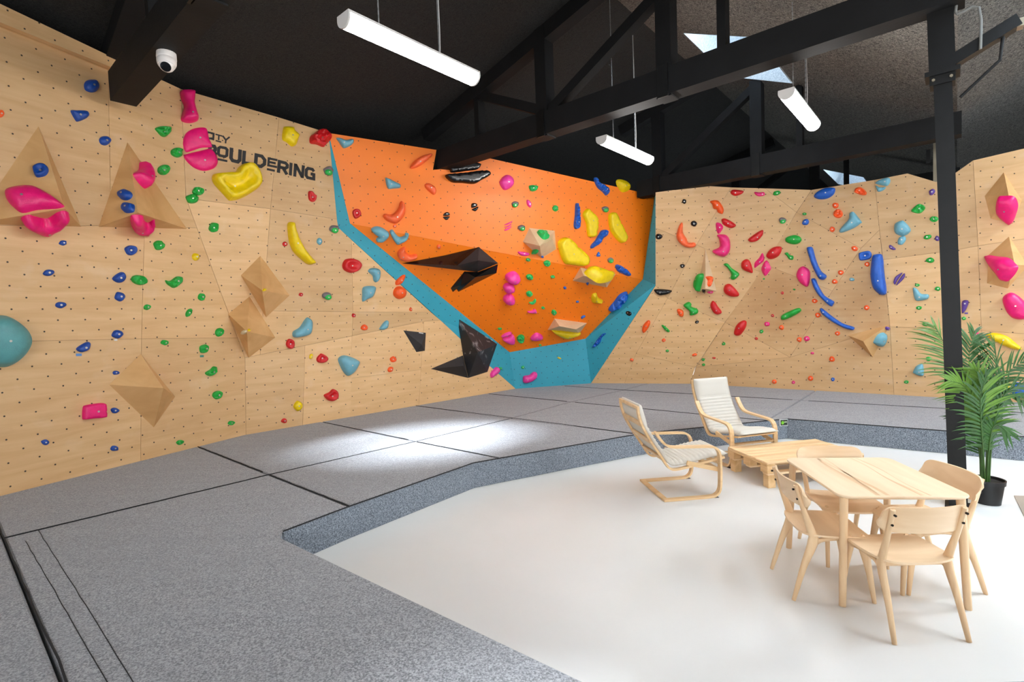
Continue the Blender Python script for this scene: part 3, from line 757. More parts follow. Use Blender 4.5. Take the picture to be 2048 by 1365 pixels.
def dining_table():
    cs = [atz(*q, .74) for q in [(1685.4, 995), (1941.7, 991.2), (1775.9, 914.8), (1569.8, 917.6)]]
    c = sum(cs)/4; e = (cs[3]-cs[0])+(cs[2]-cs[1]); rz = math.atan2(e[1], e[0])-math.pi/2
    root = empty('dining_table', (c[0], c[1], 0), rz); tag(root, 'small ash dining table with rounded corners and round legs', 'table')
    V, Fc = slab_rings(rpoly(.79, .89, .07, 8), [(.03, .712), (.008, .722), (0, .730), (.001, .737), (.004, .74)])
    top = auto_smooth(mk('tabletop', V, Fc, M_ashy, root, local=True), 30)
    for sx in (-1, 1):
        for sy in (-1, 1):
            P = [(sx*.375*1.0, sy*.42, .0), (sx*.362, sy*.405, .35), (sx*.348, sy*.392, .715)]
            leg = auto_smooth(MB().tube(P, [.021, .0235, .025], 16).build('leg', M_ashz, root, local=True))
            MB().tube([(sx*.375, sy*.42, -.0), (sx*.375, sy*.42, .004)], .019, 12).build('foot_glide', M_screw, leg, local=True)
    # dark heartwood streaks of the veneer, inlaid strips
    for i, (x, w_) in enumerate(((-.16, .022), (-.11, .014), (.10, .020), (.15, .012), (-.135, .008))):
        Vs = []; Fs = []
        for k in range(13):
            y = -.425+.85*k/12; xo = x+.012*math.sin(k*.6+i); ww = w_*(.6+.4*math.sin(k*.35+i))
            Vs += [(xo-ww, y, .7402), (xo+ww, y, .7402)]
        for k in range(12): Fs.append([2*k, 2*k+1, 2*k+3, 2*k+2])
        mk('veneer_stripe', Vs, Fs, M_stripe, top, local=True)
    rails = MB(); rails.box(-.24, .24, -.28, .28, .695, .712)
    rails.build('underframe', M_ashz, root, local=True)
    return root
M_stripe = wood_mat('heartwood_stripe', (212, 174, 134), (232, 202, 164), 1)
dining_table()
def dining_chair():
    root = empty('dining_chair')
    # seat: dished plywood shell
    nx, ny = 14, 12
    out = MB(); W, D, th = .46, .43, .013
    top = []; bot = []
    for j in range(ny+1):
        for i in range(nx+1):
            u = -1+2*i/nx; v = -1+2*j/ny
            # rounded square mapping
            rr = .34
            x = u*math.sqrt(1-rr*v*v*.5*abs(v)**3)*W/2*(1-.05*v*-1 if v < 0 else 1.0); y = v*math.sqrt(1-rr*u*u*.5*abs(u)**3)*D/2
            z = .452-.012*(1-u*u)*(1-.3*v)-.030*max(0, v-.45)**1.6*1.6+.006*max(0, -v)**2
            top.append((x, y, z)); bot.append((x, y, z-th))
    V = top+bot; n1 = nx+1; N = len(top); Fc = []
    for j in range(ny):
        for i in range(nx):
            q = [j*n1+i, j*n1+i+1, (j+1)*n1+i+1, (j+1)*n1+i]; Fc.append(q); Fc.append([N+k for k in q][::-1])
    rim = [i for i in range(n1)]+[j*n1+nx for j in range(1, ny+1)]+[ny*n1+i for i in range(nx-1, -1, -1)]+[j*n1 for j in range(ny-1, 0, -1)]
    for k in range(len(rim)): a, b = rim[k], rim[(k+1) % len(rim)]; Fc.append([a, N+a, N+b, b])
    auto_smooth(mk('seat', V, Fc, M_ash, root, local=True), 50)
    # curved backrest
    nx, ny = 26, 8; Wb, Hb, r = .50, .165, .06; zc = .715; top = []; bot = []
    for j in range(ny+1):
        for i in range(nx+1):
            x = Wb/2*math.sin(math.pi/2*(-1+2*i/nx)); e = max(0, abs(x)-(Wb/2-r)); dy = r-math.sqrt(max(0, r*r-e*e))
            v = -1+2*j/ny; z = zc+v*(Hb/2-dy); yb = -.205-.02*(v)*1.0-.055*(1-(x/(Wb/2))**2)
            top.append((x, yb, z)); bot.append((x, yb-.012, z))
    V = top+bot; n1 = nx+1; N = len(top); Fc = []
    for j in range(ny):
        for i in range(nx):
            q = [j*n1+i, j*n1+i+1, (j+1)*n1+i+1, (j+1)*n1+i]; Fc.append(q[::-1]); Fc.append([N+k for k in q])
    rim = [i for i in range(n1)]+[j*n1+nx for j in range(1, ny+1)]+[ny*n1+i for i in range(nx-1, -1, -1)]+[j*n1 for j in range(ny-1, 0, -1)]
    for k in range(len(rim)): a, b = rim[k], rim[(k+1) % len(rim)]; Fc.append([a, b, N+b, N+a])
    auto_smooth(mk('backrest', V, Fc, M_ash, root, local=True), 50)
    for s in (-1, 1):
        P = crom([(s*.214, -.285, 0), (s*.205, -.22, .22), (s*.198, -.155, .40), (s*.197, -.165, .47), (s*.202, -.215, .62), (s*.206, -.262, .785)], 5)
        rr = interp([.012, .020, .034, .026, .016, .014], len(P)); rx = interp([.014, .017, .019, .018, .016, .015], len(P))
        leg = auto_smooth(MB().tube(P, [(a, b) for a, b in zip(rx, rr)], 12, flat=(1, 0, 0)).build('leg', M_ashz, root, local=True), 60)
        for zz in (.755, .69):
            yy = -.283 if zz > .72 else -.258
            MB().tube([(s*.204, yy+.012, zz), (s*.204, yy, zz)], .007, 8).build('screw', M_screw, leg, local=True)
        P = crom([(s*.205, .215, 0), (s*.195, .185, .22), (s*.186, .150, .40), (s*.184, .135, .43)], 5)
        rr = interp([.012, .021, .036, .03], len(P)); rx = interp([.013, .016, .018, .016], len(P))
        auto_smooth(MB().tube(P, [(a, b) for a, b in zip(rx, rr)], 12, flat=(1, 0, 0)).build('leg', M_ashz, root, local=True), 60)
        P = crom([(s*.195, -.15, .395), (s*.19, -.08, .415), (s*.188, 0, .422), (s*.187, .09, .412), (s*.186, .15, .40)], 3)
        auto_smooth(MB().tube(P, [(.015, .026), (.015, .024)] + [(.015, .016)]*(len(P)-4)+[(.015, .022), (.015, .026)], 10, flat=(1, 0, 0)).build('side_rail', M_ashz, root, local=True), 60)
    for yy, zz in ((-.13, .405), (.12, .405)):
        MB().tube([(-.19, yy, zz), (.19, yy, zz)], [(.012, .02)]*2, 8, flat=(0, 1, 0)).build('cross_rail', M_ashz, root, local=True)
    return root
ch = dining_chair()
for k, (ox, oy, fx, fy, lab) in enumerate([(2.362, 3.150, .01, 1, 'ash dining chair seen from behind at the table edge towards the viewer'),
        (2.143, 3.518, .987, -.156, 'ash dining chair on the armchair side of the table, back towards the matting'),
        (2.83, 3.56, -1, .03, 'ash dining chair between the table and the potted palm'),
        (2.55, 3.95, -.143, -.99, 'ash dining chair between the table and the pallet table')]):
    o = ch if k == 0 else copy_tree(ch)
    o.location = (ox, oy, 0); o.rotation_euler = (0, 0, math.atan2(fy, fx)-math.pi/2)
    tag(o, lab, 'chair', 'ash dining chairs around the table')
# ---------------------------------------------------------------- bentwood armchairs
def strip(mb, path, t, x0, x1):
    P = [np.array(p, float) for p in path]; n = len(P); A = []; B = []
    for i in range(n):
        d = P[min(i+1, n-1)]-P[max(i-1, 0)]; d = d/np.linalg.norm(d); nn = np.array([-d[1], d[0]])
        A.append(P[i]+nn*t/2); B.append(P[i]-nn*t/2)
    V = []
    for i in range(n):
        V += [(x0, A[i][0], A[i][1]), (x1, A[i][0], A[i][1]), (x1, B[i][0], B[i][1]), (x0, B[i][0], B[i][1])]
    Fc = []
    for i in range(n-1):
        for k in range(4): k2 = (k+1) % 4; Fc.append([i*4+k, i*4+k2, (i+1)*4+k2, (i+1)*4+k])
    Fc.append([3, 2, 1, 0]); Fc.append([(n-1)*4+k for k in range(4)])
    mb.add(V, Fc); return mb
SEATP = [(-.235, 1.0), (-.225, .90), (-.185, .78), (-.10, .62), (-.01, .48), (.055, .375), (.10, .325), (.165, .312), (.30, .33), (.50, .37), (.70, .405)]
ARMP = [(.0, .013), (.25, .013), (.50, .013), (.575, .03), (.615, .085), (.625, .20), (.625, .38), (.615, .47), (.575, .525), (.50, .545), (.30, .555), (.12, .565), (.04, .59), (-.02, .65), (-.075, .735)]
def armchair():
    root = empty('armchair')
    sp = crom(SEATP, 5); ap = crom(ARMP, 5)
    for s in (-1, 1):
        fr = auto_smooth(strip(MB(), ap, .022, s*.320-.028, s*.320+.028).build('arm_frame', M_birch, root, local=True), 35)
        MB().box(s*.32-.02, s*.32+.02, .55, .60, -.0, .003).build('foot_pad', M_screw, fr, local=True)
        auto_smooth(strip(MB(), sp, .022, s*.268-.019, s*.268+.019).build('seat_frame', M_birch, root, local=True), 35)
    MB().bbox(-.292, .292, -.005, .05, .003, .025, .003).build('base_rail', M_birch, root, local=True)
    def rail(i0, i1, name):
        p, q = sp[i0], sp[i1]; d = (q-p)/np.linalg.norm(q-p); nn = np.array([-d[1], d[0]])
        seg = sp[i0:i1+1]; strip(MB(), [a for a in seg], .016, -.25, .25).build(name, M_birch, root, local=True)
    rail(0, 2, 'head_rail'); rail(8, 10, 'back_rail'); rail(14, 16, 'back_rail'); rail(21, 23, 'back_rail')
    rail(48, 50, 'front_rail')
    MB().obox((0, .60, .29), (.292, 0, 0), (0, .030, -.0), (0, 0, .010)).build('stretcher', M_birch, root, local=True)
    for s in (-1, 1): MB().obox((s*.285, .45, .33), (.010, 0, 0), (0, .17, -.045), (0, .006, .022)).build('seat_brace', M_birch, root, local=True)
    # cushion: channel-stitched pad following the frame, thicker pillow at the head
    cp = crom([(-.215, 1.015), (-.20, .90), (-.155, .78), (-.072, .625), (.02, .485), (.085, .395), (.135, .365), (.20, .362), (.32, .378), (.52, .418), (.74, .44)], 22)
    cp = [np.array(p) for p in cp]; n = len(cp); s_ = [0]
    for i in range(1, n): s_.append(s_[-1]+np.linalg.norm(cp[i]-cp[i-1]))
    m = 12; V = []; 
    for i in range(n):
        d = cp[min(i+1, n-1)]-cp[max(i-1, 0)]; d = d/np.linalg.norm(d); nn = np.array([d[1], -d[0]])*-1
        # outward (sitter) side
        nn = np.array([-d[1], d[0]]);
        if nn[1] < 0 and i > n*.6: nn = -nn
        if nn[0] < 0 and i < n*.5: nn = -nn
        s = s_[i]
        head = s < .265
        rib = 0 if head else .014*abs(math.sin(math.pi*s/.046))
        tk = (.032+.028*math.sin(math.pi*min(1, max(0, s/.265)))**.6) if head else .030+rib
        endf = min(1, (s_[-1]-s)/.05+.15) * min(1, s/.03+.35)
        row = []
        for k in range(m+1):
            u = -1+2*k/m; f = (1-abs(u)**6)**.5 if abs(u) < 1 else 0
            row.append((u*.268, cp[i][0]+nn[0]*tk*endf*(.25+.75*f), cp[i][1]+nn[1]*tk*endf*(.25+.75*f)))
        for k in range(m, -1, -1):
            u = -1+2*k/m; row.append((u*.262, cp[i][0]-nn[0]*.014*endf, cp[i][1]-nn[1]*.014*endf))
        V += row
    q = 2*(m+1); Fc = []
    ih = max(i for i in range(n) if s_[i] < .265)
    F_h = []; 
    for i in range(n-1):
        for k in range(q): k2 = (k+1) % q; (F_h if i < ih else Fc).append([i*q+k, i*q+k2, (i+1)*q+k2, (i+1)*q+k])
    F_h.append(list(range(q))[::-1]); Fc.append([(n-1)*q+k for k in range(q)])
    def sub(Fl, name, par):
        used = sorted({i for f in Fl for i in f}); mp = {o: i for i, o in enumerate(used)}
        o = mk(name, [V[i] for i in used], [[mp[i] for i in f] for f in Fl], M_cush, par, True, local=True)
        return o
    cu = sub(Fc, 'cushion', root); sub(F_h, 'head_pillow', cu)
    return root
ac = armchair()
c1_ = (1.47, 5.535); f1_ = (.99, .12)
ac.location = (c1_[0], c1_[1], 0); ac.rotation_euler = (0, 0, math.atan2(f1_[1], f1_[0])-math.pi/2)
tag(ac, 'bentwood lounge armchair with cream cushion, seen from its side and back', 'armchair', 'cantilever lounge armchairs')
ac2 = copy_tree(ac); ac2.location = (2.80, 6.90, 0); ac2.rotation_euler = (0, 0, math.atan2(-.967, .256)-math.pi/2)
tag(ac2, 'bentwood lounge armchair facing forward behind the pallet table', 'armchair', 'cantilever lounge armchairs')
# ---------------------------------------------------------------- pallet table
def pallet():
    cs = [atz(*q, .29) for q in [(1533.7, 927.4), (1730, 906.9), (1631.9, 878.3), (1453.2, 893.4)]]
    c = sum(cs)/4; e = (cs[1]-cs[0])+(cs[2]-cs[3]); rz = math.atan2(e[1], e[0])
    root = empty('pallet_table', (c[0], c[1], 0), rz); tag(root, 'low pallet coffee table of raw pine boards beside the armchairs', 'coffee table')
    L, W = 1.22, .72; nb = 7; bw = W/nb
    for k in range(nb):
        y = -W/2+bw*k; dz = random.uniform(-.001, .001)
        MB().bbox(-L/2+random.uniform(0, .006), L/2-random.uniform(0, .006), y+.0015, y+bw-.0015, .27+dz, .29+dz, .003).build('deck_board', M_pine, root, local=True)
    for x in (-L/2+.05, 0, L/2-.05):
        MB().bbox(x-.05, x+.05, -W/2, W/2, .25, .27, .003).build('cross_board', M_pine2, root, local=True)
        for y in (-W/2+.06, 0, W/2-.06):
            MB().bbox(x-.048, x+.048, y-.06, y+.06, .165, .25, .004).build('spacer_block', M_pine2, root, local=True)
    for y in (-W/2+.06, 0, W/2-.06):
        MB().bbox(-L/2+.02, L/2-.02, y-.045, y+.045, .143, .165, .003).build('skid_board', M_pine, root, local=True)
    for x in (-L/2+.07, L/2-.07):
        for y in (-W/2+.06, W/2-.06):
            MB().bbox(x-.045, x+.045, y-.045, y+.045, 0, .143, .004).build('leg_block', M_pine2, root, local=True)
pallet()
# ---------------------------------------------------------------- potted palm
def palm():
    base = atz(1975, 1006, 0); root = empty('potted_palm', base); tag(root, 'artificial palm with long green fronds in a small black pot', 'potted plant')
    Mp = simple('black_pot', (22, 22, 23), .45); Ms = simple('pot_soil', (36, 32, 28), .95, bump=.6, bscale=60)
    def leafmat(nm, c1, c2):
        m, nt, b = newmat(nm); oi = nd(nt, 'ShaderNodeNewGeometry'); tc = nd(nt, 'ShaderNodeTexCoord'); nz = nd(nt, 'ShaderNodeTexNoise'); nz.inputs['Scale'].default_value = 9
        nt.links.new(tc.outputs['Object'], nz.inputs['Vector']); nt.links.new(mixc(nt, nz.outputs['Fac'], lin(c1), lin(c2)), b.inputs['Base Color'])
        b.inputs['Roughness'].default_value = .42; return m
    Mg = leafmat('palm_leaf', (18, 54, 16), (58, 108, 36)); Mg2 = leafmat('palm_leaf_young', (54, 96, 24), (116, 156, 48)); Mst = simple('palm_stem', (58, 92, 34), .5, var=.25, vscale=8)
    prof = [(0, .095), (.0, .098), (.19, .122), (.192, .132), (.235, .135), (.235, .124), (.205, .120)]
    V = []; Fc = []; sg = 28
    for z, r in prof: V += [base+np.array([r*math.cos(2*math.pi*k/sg), r*math.sin(2*math.pi*k/sg), z]) for k in range(sg)]
    for i in range(len(prof)-1):
        for k in range(sg): k2 = (k+1) % sg; Fc.append([i*sg+k, i*sg+k2, (i+1)*sg+k2, (i+1)*sg+k])
    Fc.append(list(range(sg))[::-1])
    auto_smooth(mk('pot', V, Fc, Mp, root), 40)
    mk('soil', [base+np.array([.121*math.cos(2*math.pi*k/sg), .121*math.sin(2*math.pi*k/sg), .21]) for k in range(sg)], [list(range(sg))], Ms, root)
    D0 = (base-EYE) @ _fw
    def P(x, y, dd): return at_d(x, y, D0+dd)
    # each frond: control points (x, y, depth offset), leaflet length, leaflets start fraction, material
    FR = [([(1966, 965, 0), (1958, 900, .02), (1942, 800, .10), (1912, 740, .18), (1890, 690, .24), (1868, 650, .26)], .30, .62, Mg2),
          ([(1968, 965, .01), (1962, 880, .05), (1950, 790, .10), (1938, 715, .14), (1950, 662, .15)], .27, .55, Mg),
          ([(1972, 965, .03), (1975, 880, .06), (1985, 790, .10), (1993, 735, .12), (1990, 690, .12)], .36, .50, Mg),
          ([(1974, 965, 0), (1978, 880, 0), (1985, 800, -.02), (2010, 750, -.05), (2060, 715, -.08)], .24, .45, Mg),
          ([(1978, 965, -.02), (1985, 870, -.06), (2002, 800, -.10), (2040, 770, -.14), (2085, 765, -.18)], .24, .42, Mg),
          ([(1964, 965, -.02), (1963, 880, -.08), (1965, 800, -.14), (1960, 755, -.18), (1945, 738, -.22)], .26, .40, Mg2),
          ([(1962, 965, -.01), (1960, 900, -.05), (1958, 830, -.1), (1930, 775, -.16), (1898, 762, -.2)], .22, .50, Mg2),
          ([(1970, 965, -.03), (1966, 900, -.10), (1962, 840, -.16), (1962, 790, -.2), (1975, 750, -.25)], .26, .35, Mg),
          ([(1966, 965, 0), (1960, 900, .05), (1950, 850, .1), (1935, 830, .14), (1915, 835, .2)], .20, .35, Mg),
          ([(1974, 965, -.03), (1978, 900, -.08), (1984, 860, -.12), (1996, 850, -.16), (2018, 868, -.2)], .17, .45, Mg),
          ([(1976, 965, .03), (1985, 880, .08), (2000, 820, .12), (2025, 790, .16), (2050, 800, .2)], .20, .50, Mg),
          ([(1969, 965, .02), (1966, 880, .05), (1968, 820, .08), (1975, 775, .10), (1995, 745, .12)], .25, .35, Mg)]
    rnd = random.Random(4)
    for pts, ll, st_, mt in FR:
        fside = np.array([rnd.uniform(-.5, .5), 1., rnd.uniform(-.1, .5)])
        pp = crom([P(*q) for q in pts], 8); n = len(pp); mb = MB()
        pp[0] = pp[0]*0+np.array([pp[0][0], pp[0][1], .2])
        sm = MB().tube(pp, interp([.0085, .007, .0055, .003, .0015], n), 6)
        stem = auto_smooth(sm.build('stem', Mst, root), 60)
        seglen = [0]
        for i in range(1, n): seglen.append(seglen[-1]+np.linalg.norm(pp[i]-pp[i-1]))
        T = seglen[-1]; k = 0; nl = 20
        for j in range(nl):
            f = st_+(1-st_)*(j+.3)/nl; s = f*T; i = max(1, min(n-1, int(np.searchsorted(seglen, s)))); 
            tt = (s-seglen[i-1])/(seglen[i]-seglen[i-1]+1e-9); p = pp[i-1]*(1-tt)+pp[i]*tt
            d = pp[i]-pp[i-1]; d = d/np.linalg.norm(d)
            sd = np.cross(d, fside)
            sd = sd/np.linalg.norm(sd); upv = np.cross(sd, d)
            g = (j+.3)/nl; L = 1.2*ll*(.65+.5*math.sin(math.pi*(g*.75+.2)))*rnd.uniform(.88, 1.1)
            if g > .85: L *= .75
            for s_ in (-1, 1):
                ang = math.radians(62-38*g+rnd.uniform(-6, 6)); dr = d*math.cos(ang)+sd*s_*math.sin(ang)+upv*rnd.uniform(.05, .3)
                dr = dr/np.linalg.norm(dr); w_ = .0120*(.8+.3*rnd.random()); V = []; Fl = []
                for q in range(6):
                    t = q/5; droop = -ZZ*L*.26*t*t
                    c = p+dr*L*t+droop; wd = w_*math.sin(math.pi*min(1, .12+.88*t)**.75)*(1 if q < 5 else .05)
                    wv = np.cross(dr, upv); wv = wv/np.linalg.norm(wv)
                    V += [c-wv*wd+upv*wd*.35, c, c+wv*wd+upv*wd*.35]
                for q in range(5):
                    Fl += [[q*3, q*3+1, q*3+4, q*3+3], [q*3+1, q*3+2, q*3+5, q*3+4]]
                mb.add(V, Fl)
        mb.build('frond', mt, root, True)
palm()
# ---------------------------------------------------------------- small plate on the mat edge
def plate():
    EB = plane3(na(-3.24, 6.46, 0), na(-1.9, 8.36, 0), na(-3.24, 6.46, .3))
    P = [on(x, y, EB)+EB[1]*.010 for x, y in ((1558, 839), (1575.5, 838), (1575.5, 852), (1558.5, 853))]
    c = sum(P)/4
    root = empty('mat_label', c); tag(root, 'small white-framed label plate on the upright edge of the matting', 'label plate')
    nn = EB[1]
    def q(s, off, name, col):
        Q = [c+(p-c)*s+nn*off for p in P]; B = [p-nn*.006 for p in Q]
        return MB().add(Q+B, [(3, 2, 1, 0), (0, 1, 5, 4), (1, 2, 6, 5), (2, 3, 7, 6), (3, 0, 4, 7)]).build(name, simple(name, col, .5), root)
    q(1.0, 0, 'backing', (190, 192, 192)); q(.76, .004, 'dark_field', (40, 48, 34))
    ex = (P[1]-P[0]); ey = (P[3]-P[0])
    MB().tube([c-ex*.18+nn*.004, c-ex*.18+nn*.007], np.linalg.norm(ey)*.24, 14).build('green_emblem', simple('label_green', (120, 190, 40), .5), root)
    MB().obox(c+ex*.16-ey*.08+nn*.006, ex*.15, ey*.06, nn*.001).build('print', simple('label_print', (190, 210, 170), .5), root)
plate()

def floor_rug():
    P = [atz(x, y, .0) for x, y in ((2028, 993), (2240, 1000), (2330, 1110), (2062, 1062))]; c = sum(P)/4
    V = [p+ZZ*.008 for p in P]+[p+ZZ*.0005 for p in P]
    o = mk('doormat', V, [(3, 2, 1, 0), (0, 1, 5, 4), (1, 2, 6, 5), (2, 3, 7, 6), (3, 0, 4, 7)], simple('taupe_doormat', (160, 146, 132), .9, bump=.3, bscale=200), loc=c)
    for p in o.data.polygons: pass
    tag(o, 'flat taupe doormat corner on the white floor beyond the palm pot', 'doormat')
floor_rug()
# ---------------------------------------------------------------- hit test and volumes
def hit(x, y):
    d = ray(x, y); best = None
    for (c, nn, P, wl) in FACETS:
        den = d @ nn
        if den > -1e-4: continue
        t = ((c-EYE) @ nn)/den
        if t <= 0 or (best and t > best[0]): continue
        u, v = basis(nn); p = EYE+d*t
        if pip(p@u, p@v, [(q@u, q@v) for q in P]): best = (t, c, nn, wl)
    return best
def facet_at(x, y):
    for r in (0, 3, 6, 10, 16, 25, 40):
        for k in range(1 if r == 0 else 10):
            h = hit(x+r*math.cos(k*.628), y+r*math.sin(k*.628))
            if h: return (h[1], h[2])
    raise RuntimeError('no facet %s %s' % (x, y))
M_vol = wood_mat('birch_volume', (206, 158, 102), (224, 180, 124), 0, scale=1.0, stretch=3)
M_vol2 = wood_mat('pale_birch_volume', (214, 184, 146), (230, 204, 168), 0, scale=1.0, stretch=3)
M_vblack = simple('black_matt_volume', (44, 44, 47), .62, bump=.3, bscale=120, var=.15)
M_vgloss = simple('black_gloss_volume', (14, 14, 16), .12)
def chalk_mat():
    m, nt, b = newmat('black_volume_chalky'); tc = nd(nt, 'ShaderNodeTexCoord'); nz = nd(nt, 'ShaderNodeTexNoise'); nz.inputs['Scale'].default_value = 3.2; nz.inputs['Detail'].default_value = 8; nz.inputs['Distortion'].default_value = 1.2
    nt.links.new(tc.outputs['Object'], nz.inputs['Vector']); mr = nd(nt, 'ShaderNodeMapRange'); nt.links.new(nz.outputs['Fac'], mr.inputs[0]); mr.inputs[1].default_value = .56; mr.inputs[2].default_value = .68
    mr.inputs[4].default_value = .75
    nt.links.new(mixc(nt, mr.outputs[0], lin((38, 38, 41)), lin((170, 172, 176))), b.inputs['Base Color']); b.inputs['Roughness'].default_value = .6; return m
M_chalk = chalk_mat()
def T(sec, p): ox, oy, s = sec; return (ox+p[0]/s, oy+p[1]/s)
def volume(sec, base, peaks, mat, label, faces=None, group='wooden volumes', cat='climbing volume', mats=None):
    """base: outline px; peaks: (x, y, height). faces index base points first, then peaks; default is a fan"""
    B = [T(sec, p) for p in base]; pk = [T(sec, p[:2])+(p[2],) for p in peaks]
    mx = sum(p[0] for p in B)/len(B); my = sum(p[1] for p in B)/len(B)
    c, nn = facet_at(mx, my); pl = (c, nn)
    P3 = [on(x, y, pl) for x, y in B]
    hs = 1.35 if group == WG else 1.0
    V = [p-nn*.004 for p in P3]+[on(x, y, (c+nn*h*hs, nn)) for x, y, h in pk]
    n = len(B)
    Fc = faces or [[i, (i+1) % n, n] for i in range(n)]
    cen = sum(P3)/n
    out = []
    for f in Fc:
        a = np.zeros(3)
        for i in range(len(f)): a += np.cross(V[f[i]], V[f[(i+1) % len(f)]])
        if a @ nn < 0: f = f[::-1]; a = -a
        out.append(list(f))
    o = mk('climbing_volume', V, out, mat, loc=cen)
    if mats:
        for k, mm in enumerate(mats[1]): 
            if mm not in list(o.data.materials): o.data.materials.append(mm)
        for k, p in enumerate(o.data.polygons): p.material_index = list(o.data.materials).index(mats[1][k])
    tag(o, label, cat, group)
    for f in out:
        P = [V[i] for i in f]; a = np.cross(P[1]-P[0], P[2]-P[0]); l = np.linalg.norm(a)
        if l > 1e-6:
            a = a/l
            if a @ (EYE-P[0]) < 0: a = -a
            FACETS.append((P[0], a, P, None))
    return o
SA, SB, SCc, SD = (0, 0, 2.666), (0, 480, 2.666), (340, 130, 3.4125), (440, 480, 2.967)
SE, SF, SG = (640, 240, 3.4125), (960, 300, 3.592), (780, 520, 4.452)
SH, SI, SJ, SK = (1260, 330, 3.4125), (1560, 330, 4.0147), (1200, 560, 2.9257), (1800, 280, 2.625)
S1 = (0, 0, 1.0)
WG = 'birch pyramid volumes on the climbing walls'
volume(SA, [(205, 668), (-150, 1195), (435, 1210)], [(345, 1112, .30)], M_vol, 'birch pyramid volume cut by the photo edge, two large pink holds on it', group=WG)
volume(SA, [(680, 755), (525, 1210), (1000, 1222)], [(735, 1135, .32)], M_vol, 'tall birch pyramid volume with two blue and two pink holds', group=WG)
volume(SB, [(750, 607), (580, 773), (820, 1003), (935, 838)], [(872, 791, .26)], M_vol, 'birch diamond volume low on the wall beside the square pink hold', group=WG)
volume(SD, [(240, 92), (123, 210), (275, 462), (415, 330)], [(250, 300, .28)], M_vol, 'upper of the two adjoining birch diamond volumes', group=WG)
volume(SD, [(175, 335), (47, 440), (170, 703), (330, 580)], [(160, 545, .28)], M_vol, 'lower of the two adjoining birch diamond volumes', group=WG)
volume(SF, [(355, 560), (538, 580), (548, 715), (443, 780), (307, 660)], [(430, 690, .30), (520, 640, .22)], M_vol2, 'pale faceted birch volume on the orange crease with a green hold', faces=[(0, 4, 5), (4, 3, 5), (3, 2, 6, 5), (2, 1, 6), (1, 0, 5, 6)], group=WG)
volume(SF, [(722, 845), (975, 895), (912, 990), (665, 942)], [(745, 905, .20), (895, 940, .20)], M_vol2, 'pale birch wedge volume on the orange wall holding the shiny yellow hold', faces=[(0, 3, 4), (3, 2, 5, 4), (2, 1, 5), (1, 0, 4, 5)], group=WG)
volume(SF, [(535, 1213), (770, 1245), (712, 1325), (485, 1295)], [(572, 1268, .24), (690, 1290, .24)], M_vol2, 'lowest pale birch wedge volume on the orange wall, yellow crescent beneath', faces=[(0, 3, 4), (3, 2, 5, 4), (2, 1, 5), (1, 0, 4, 5)], group=WG)
volume(SH, [(515, 565), (592, 862), (455, 873)], [(514, 845, .22)], M_vol2, 'slim birch spike volume on the pale wall ringed with small holds', group=WG)
volume(SJ, [(1450, 325), (1697, 262), (1597, 455)], [(1540, 360, .26)], M_vol, 'birch triangular volume carrying a light blue hold near the armchairs', group=WG)
volume(SK, [(545, 168), (640, 318), (592, 442), (475, 415), (443, 295)], [(570, 290, .22)], M_vol, 'upper birch volume beyond the steel post under a pink hold', group=WG)
volume(SK, [(572, 505), (672, 660), (565, 782), (455, 755), (462, 605)], [(602, 655, .22)], M_vol, 'second birch volume beyond the steel post under a pointed pink hold', group=WG)
BG = 'black volumes around the orange wall'
volume(SD, [(1085, 535), (1223, 550), (1217, 660), (1165, 668)], [(1196, 622, .12)], M_vblack, 'small black kite-shaped volume on the plywood below the teal strip', group=BG)
volume(SE, [(555, 980), (850, 925), (1085, 868), (1218, 980), (1075, 1040), (985, 1030)], [(938, 994, .34), (1078, 960, .36)], M_vgloss,
       'long black wing-shaped volume jutting from the orange wall', faces=[(0, 6, 5), (0, 1, 6), (1, 2, 6), (2, 7, 6), (2, 3, 7), (3, 4, 7), (4, 5, 6, 7)], group=BG,
       mats=(0, [M_vblack, M_vgloss, M_vgloss, M_vblack, M_vblack, M_vblack, M_vblack]))
volume(SE, [(985, 1034), (1080, 1038), (1218, 984), (1207, 1046), (945, 1176), (932, 1158), (905, 1178), (890, 1150)], [(1060, 1075, .20), (960, 1130, .12)], M_vgloss,
       'glossy black fin volume hanging under the wing-shaped volume', faces=[(0, 1, 8), (1, 2, 8), (2, 3, 8), (3, 4, 9, 8), (4, 5, 9), (5, 6, 9), (6, 7, 9), (7, 0, 8, 9)], group=BG)
volume(SG, [(595, 490), (955, 750), (870, 1000), (697, 1055), (650, 850)], [(780, 825, .42)], M_vblack, 'tall chalk-smeared black volume standing over the teal corner', group=BG,
       mats=(0, [M_chalk, M_chalk, M_vblack, M_vblack, M_chalk]))
volume(SG, [(360, 972), (650, 850), (697, 1055)], [(655, 945, .24)], M_vblack, 'dark triangular black volume pointing along the plywood near the mats', group=BG)
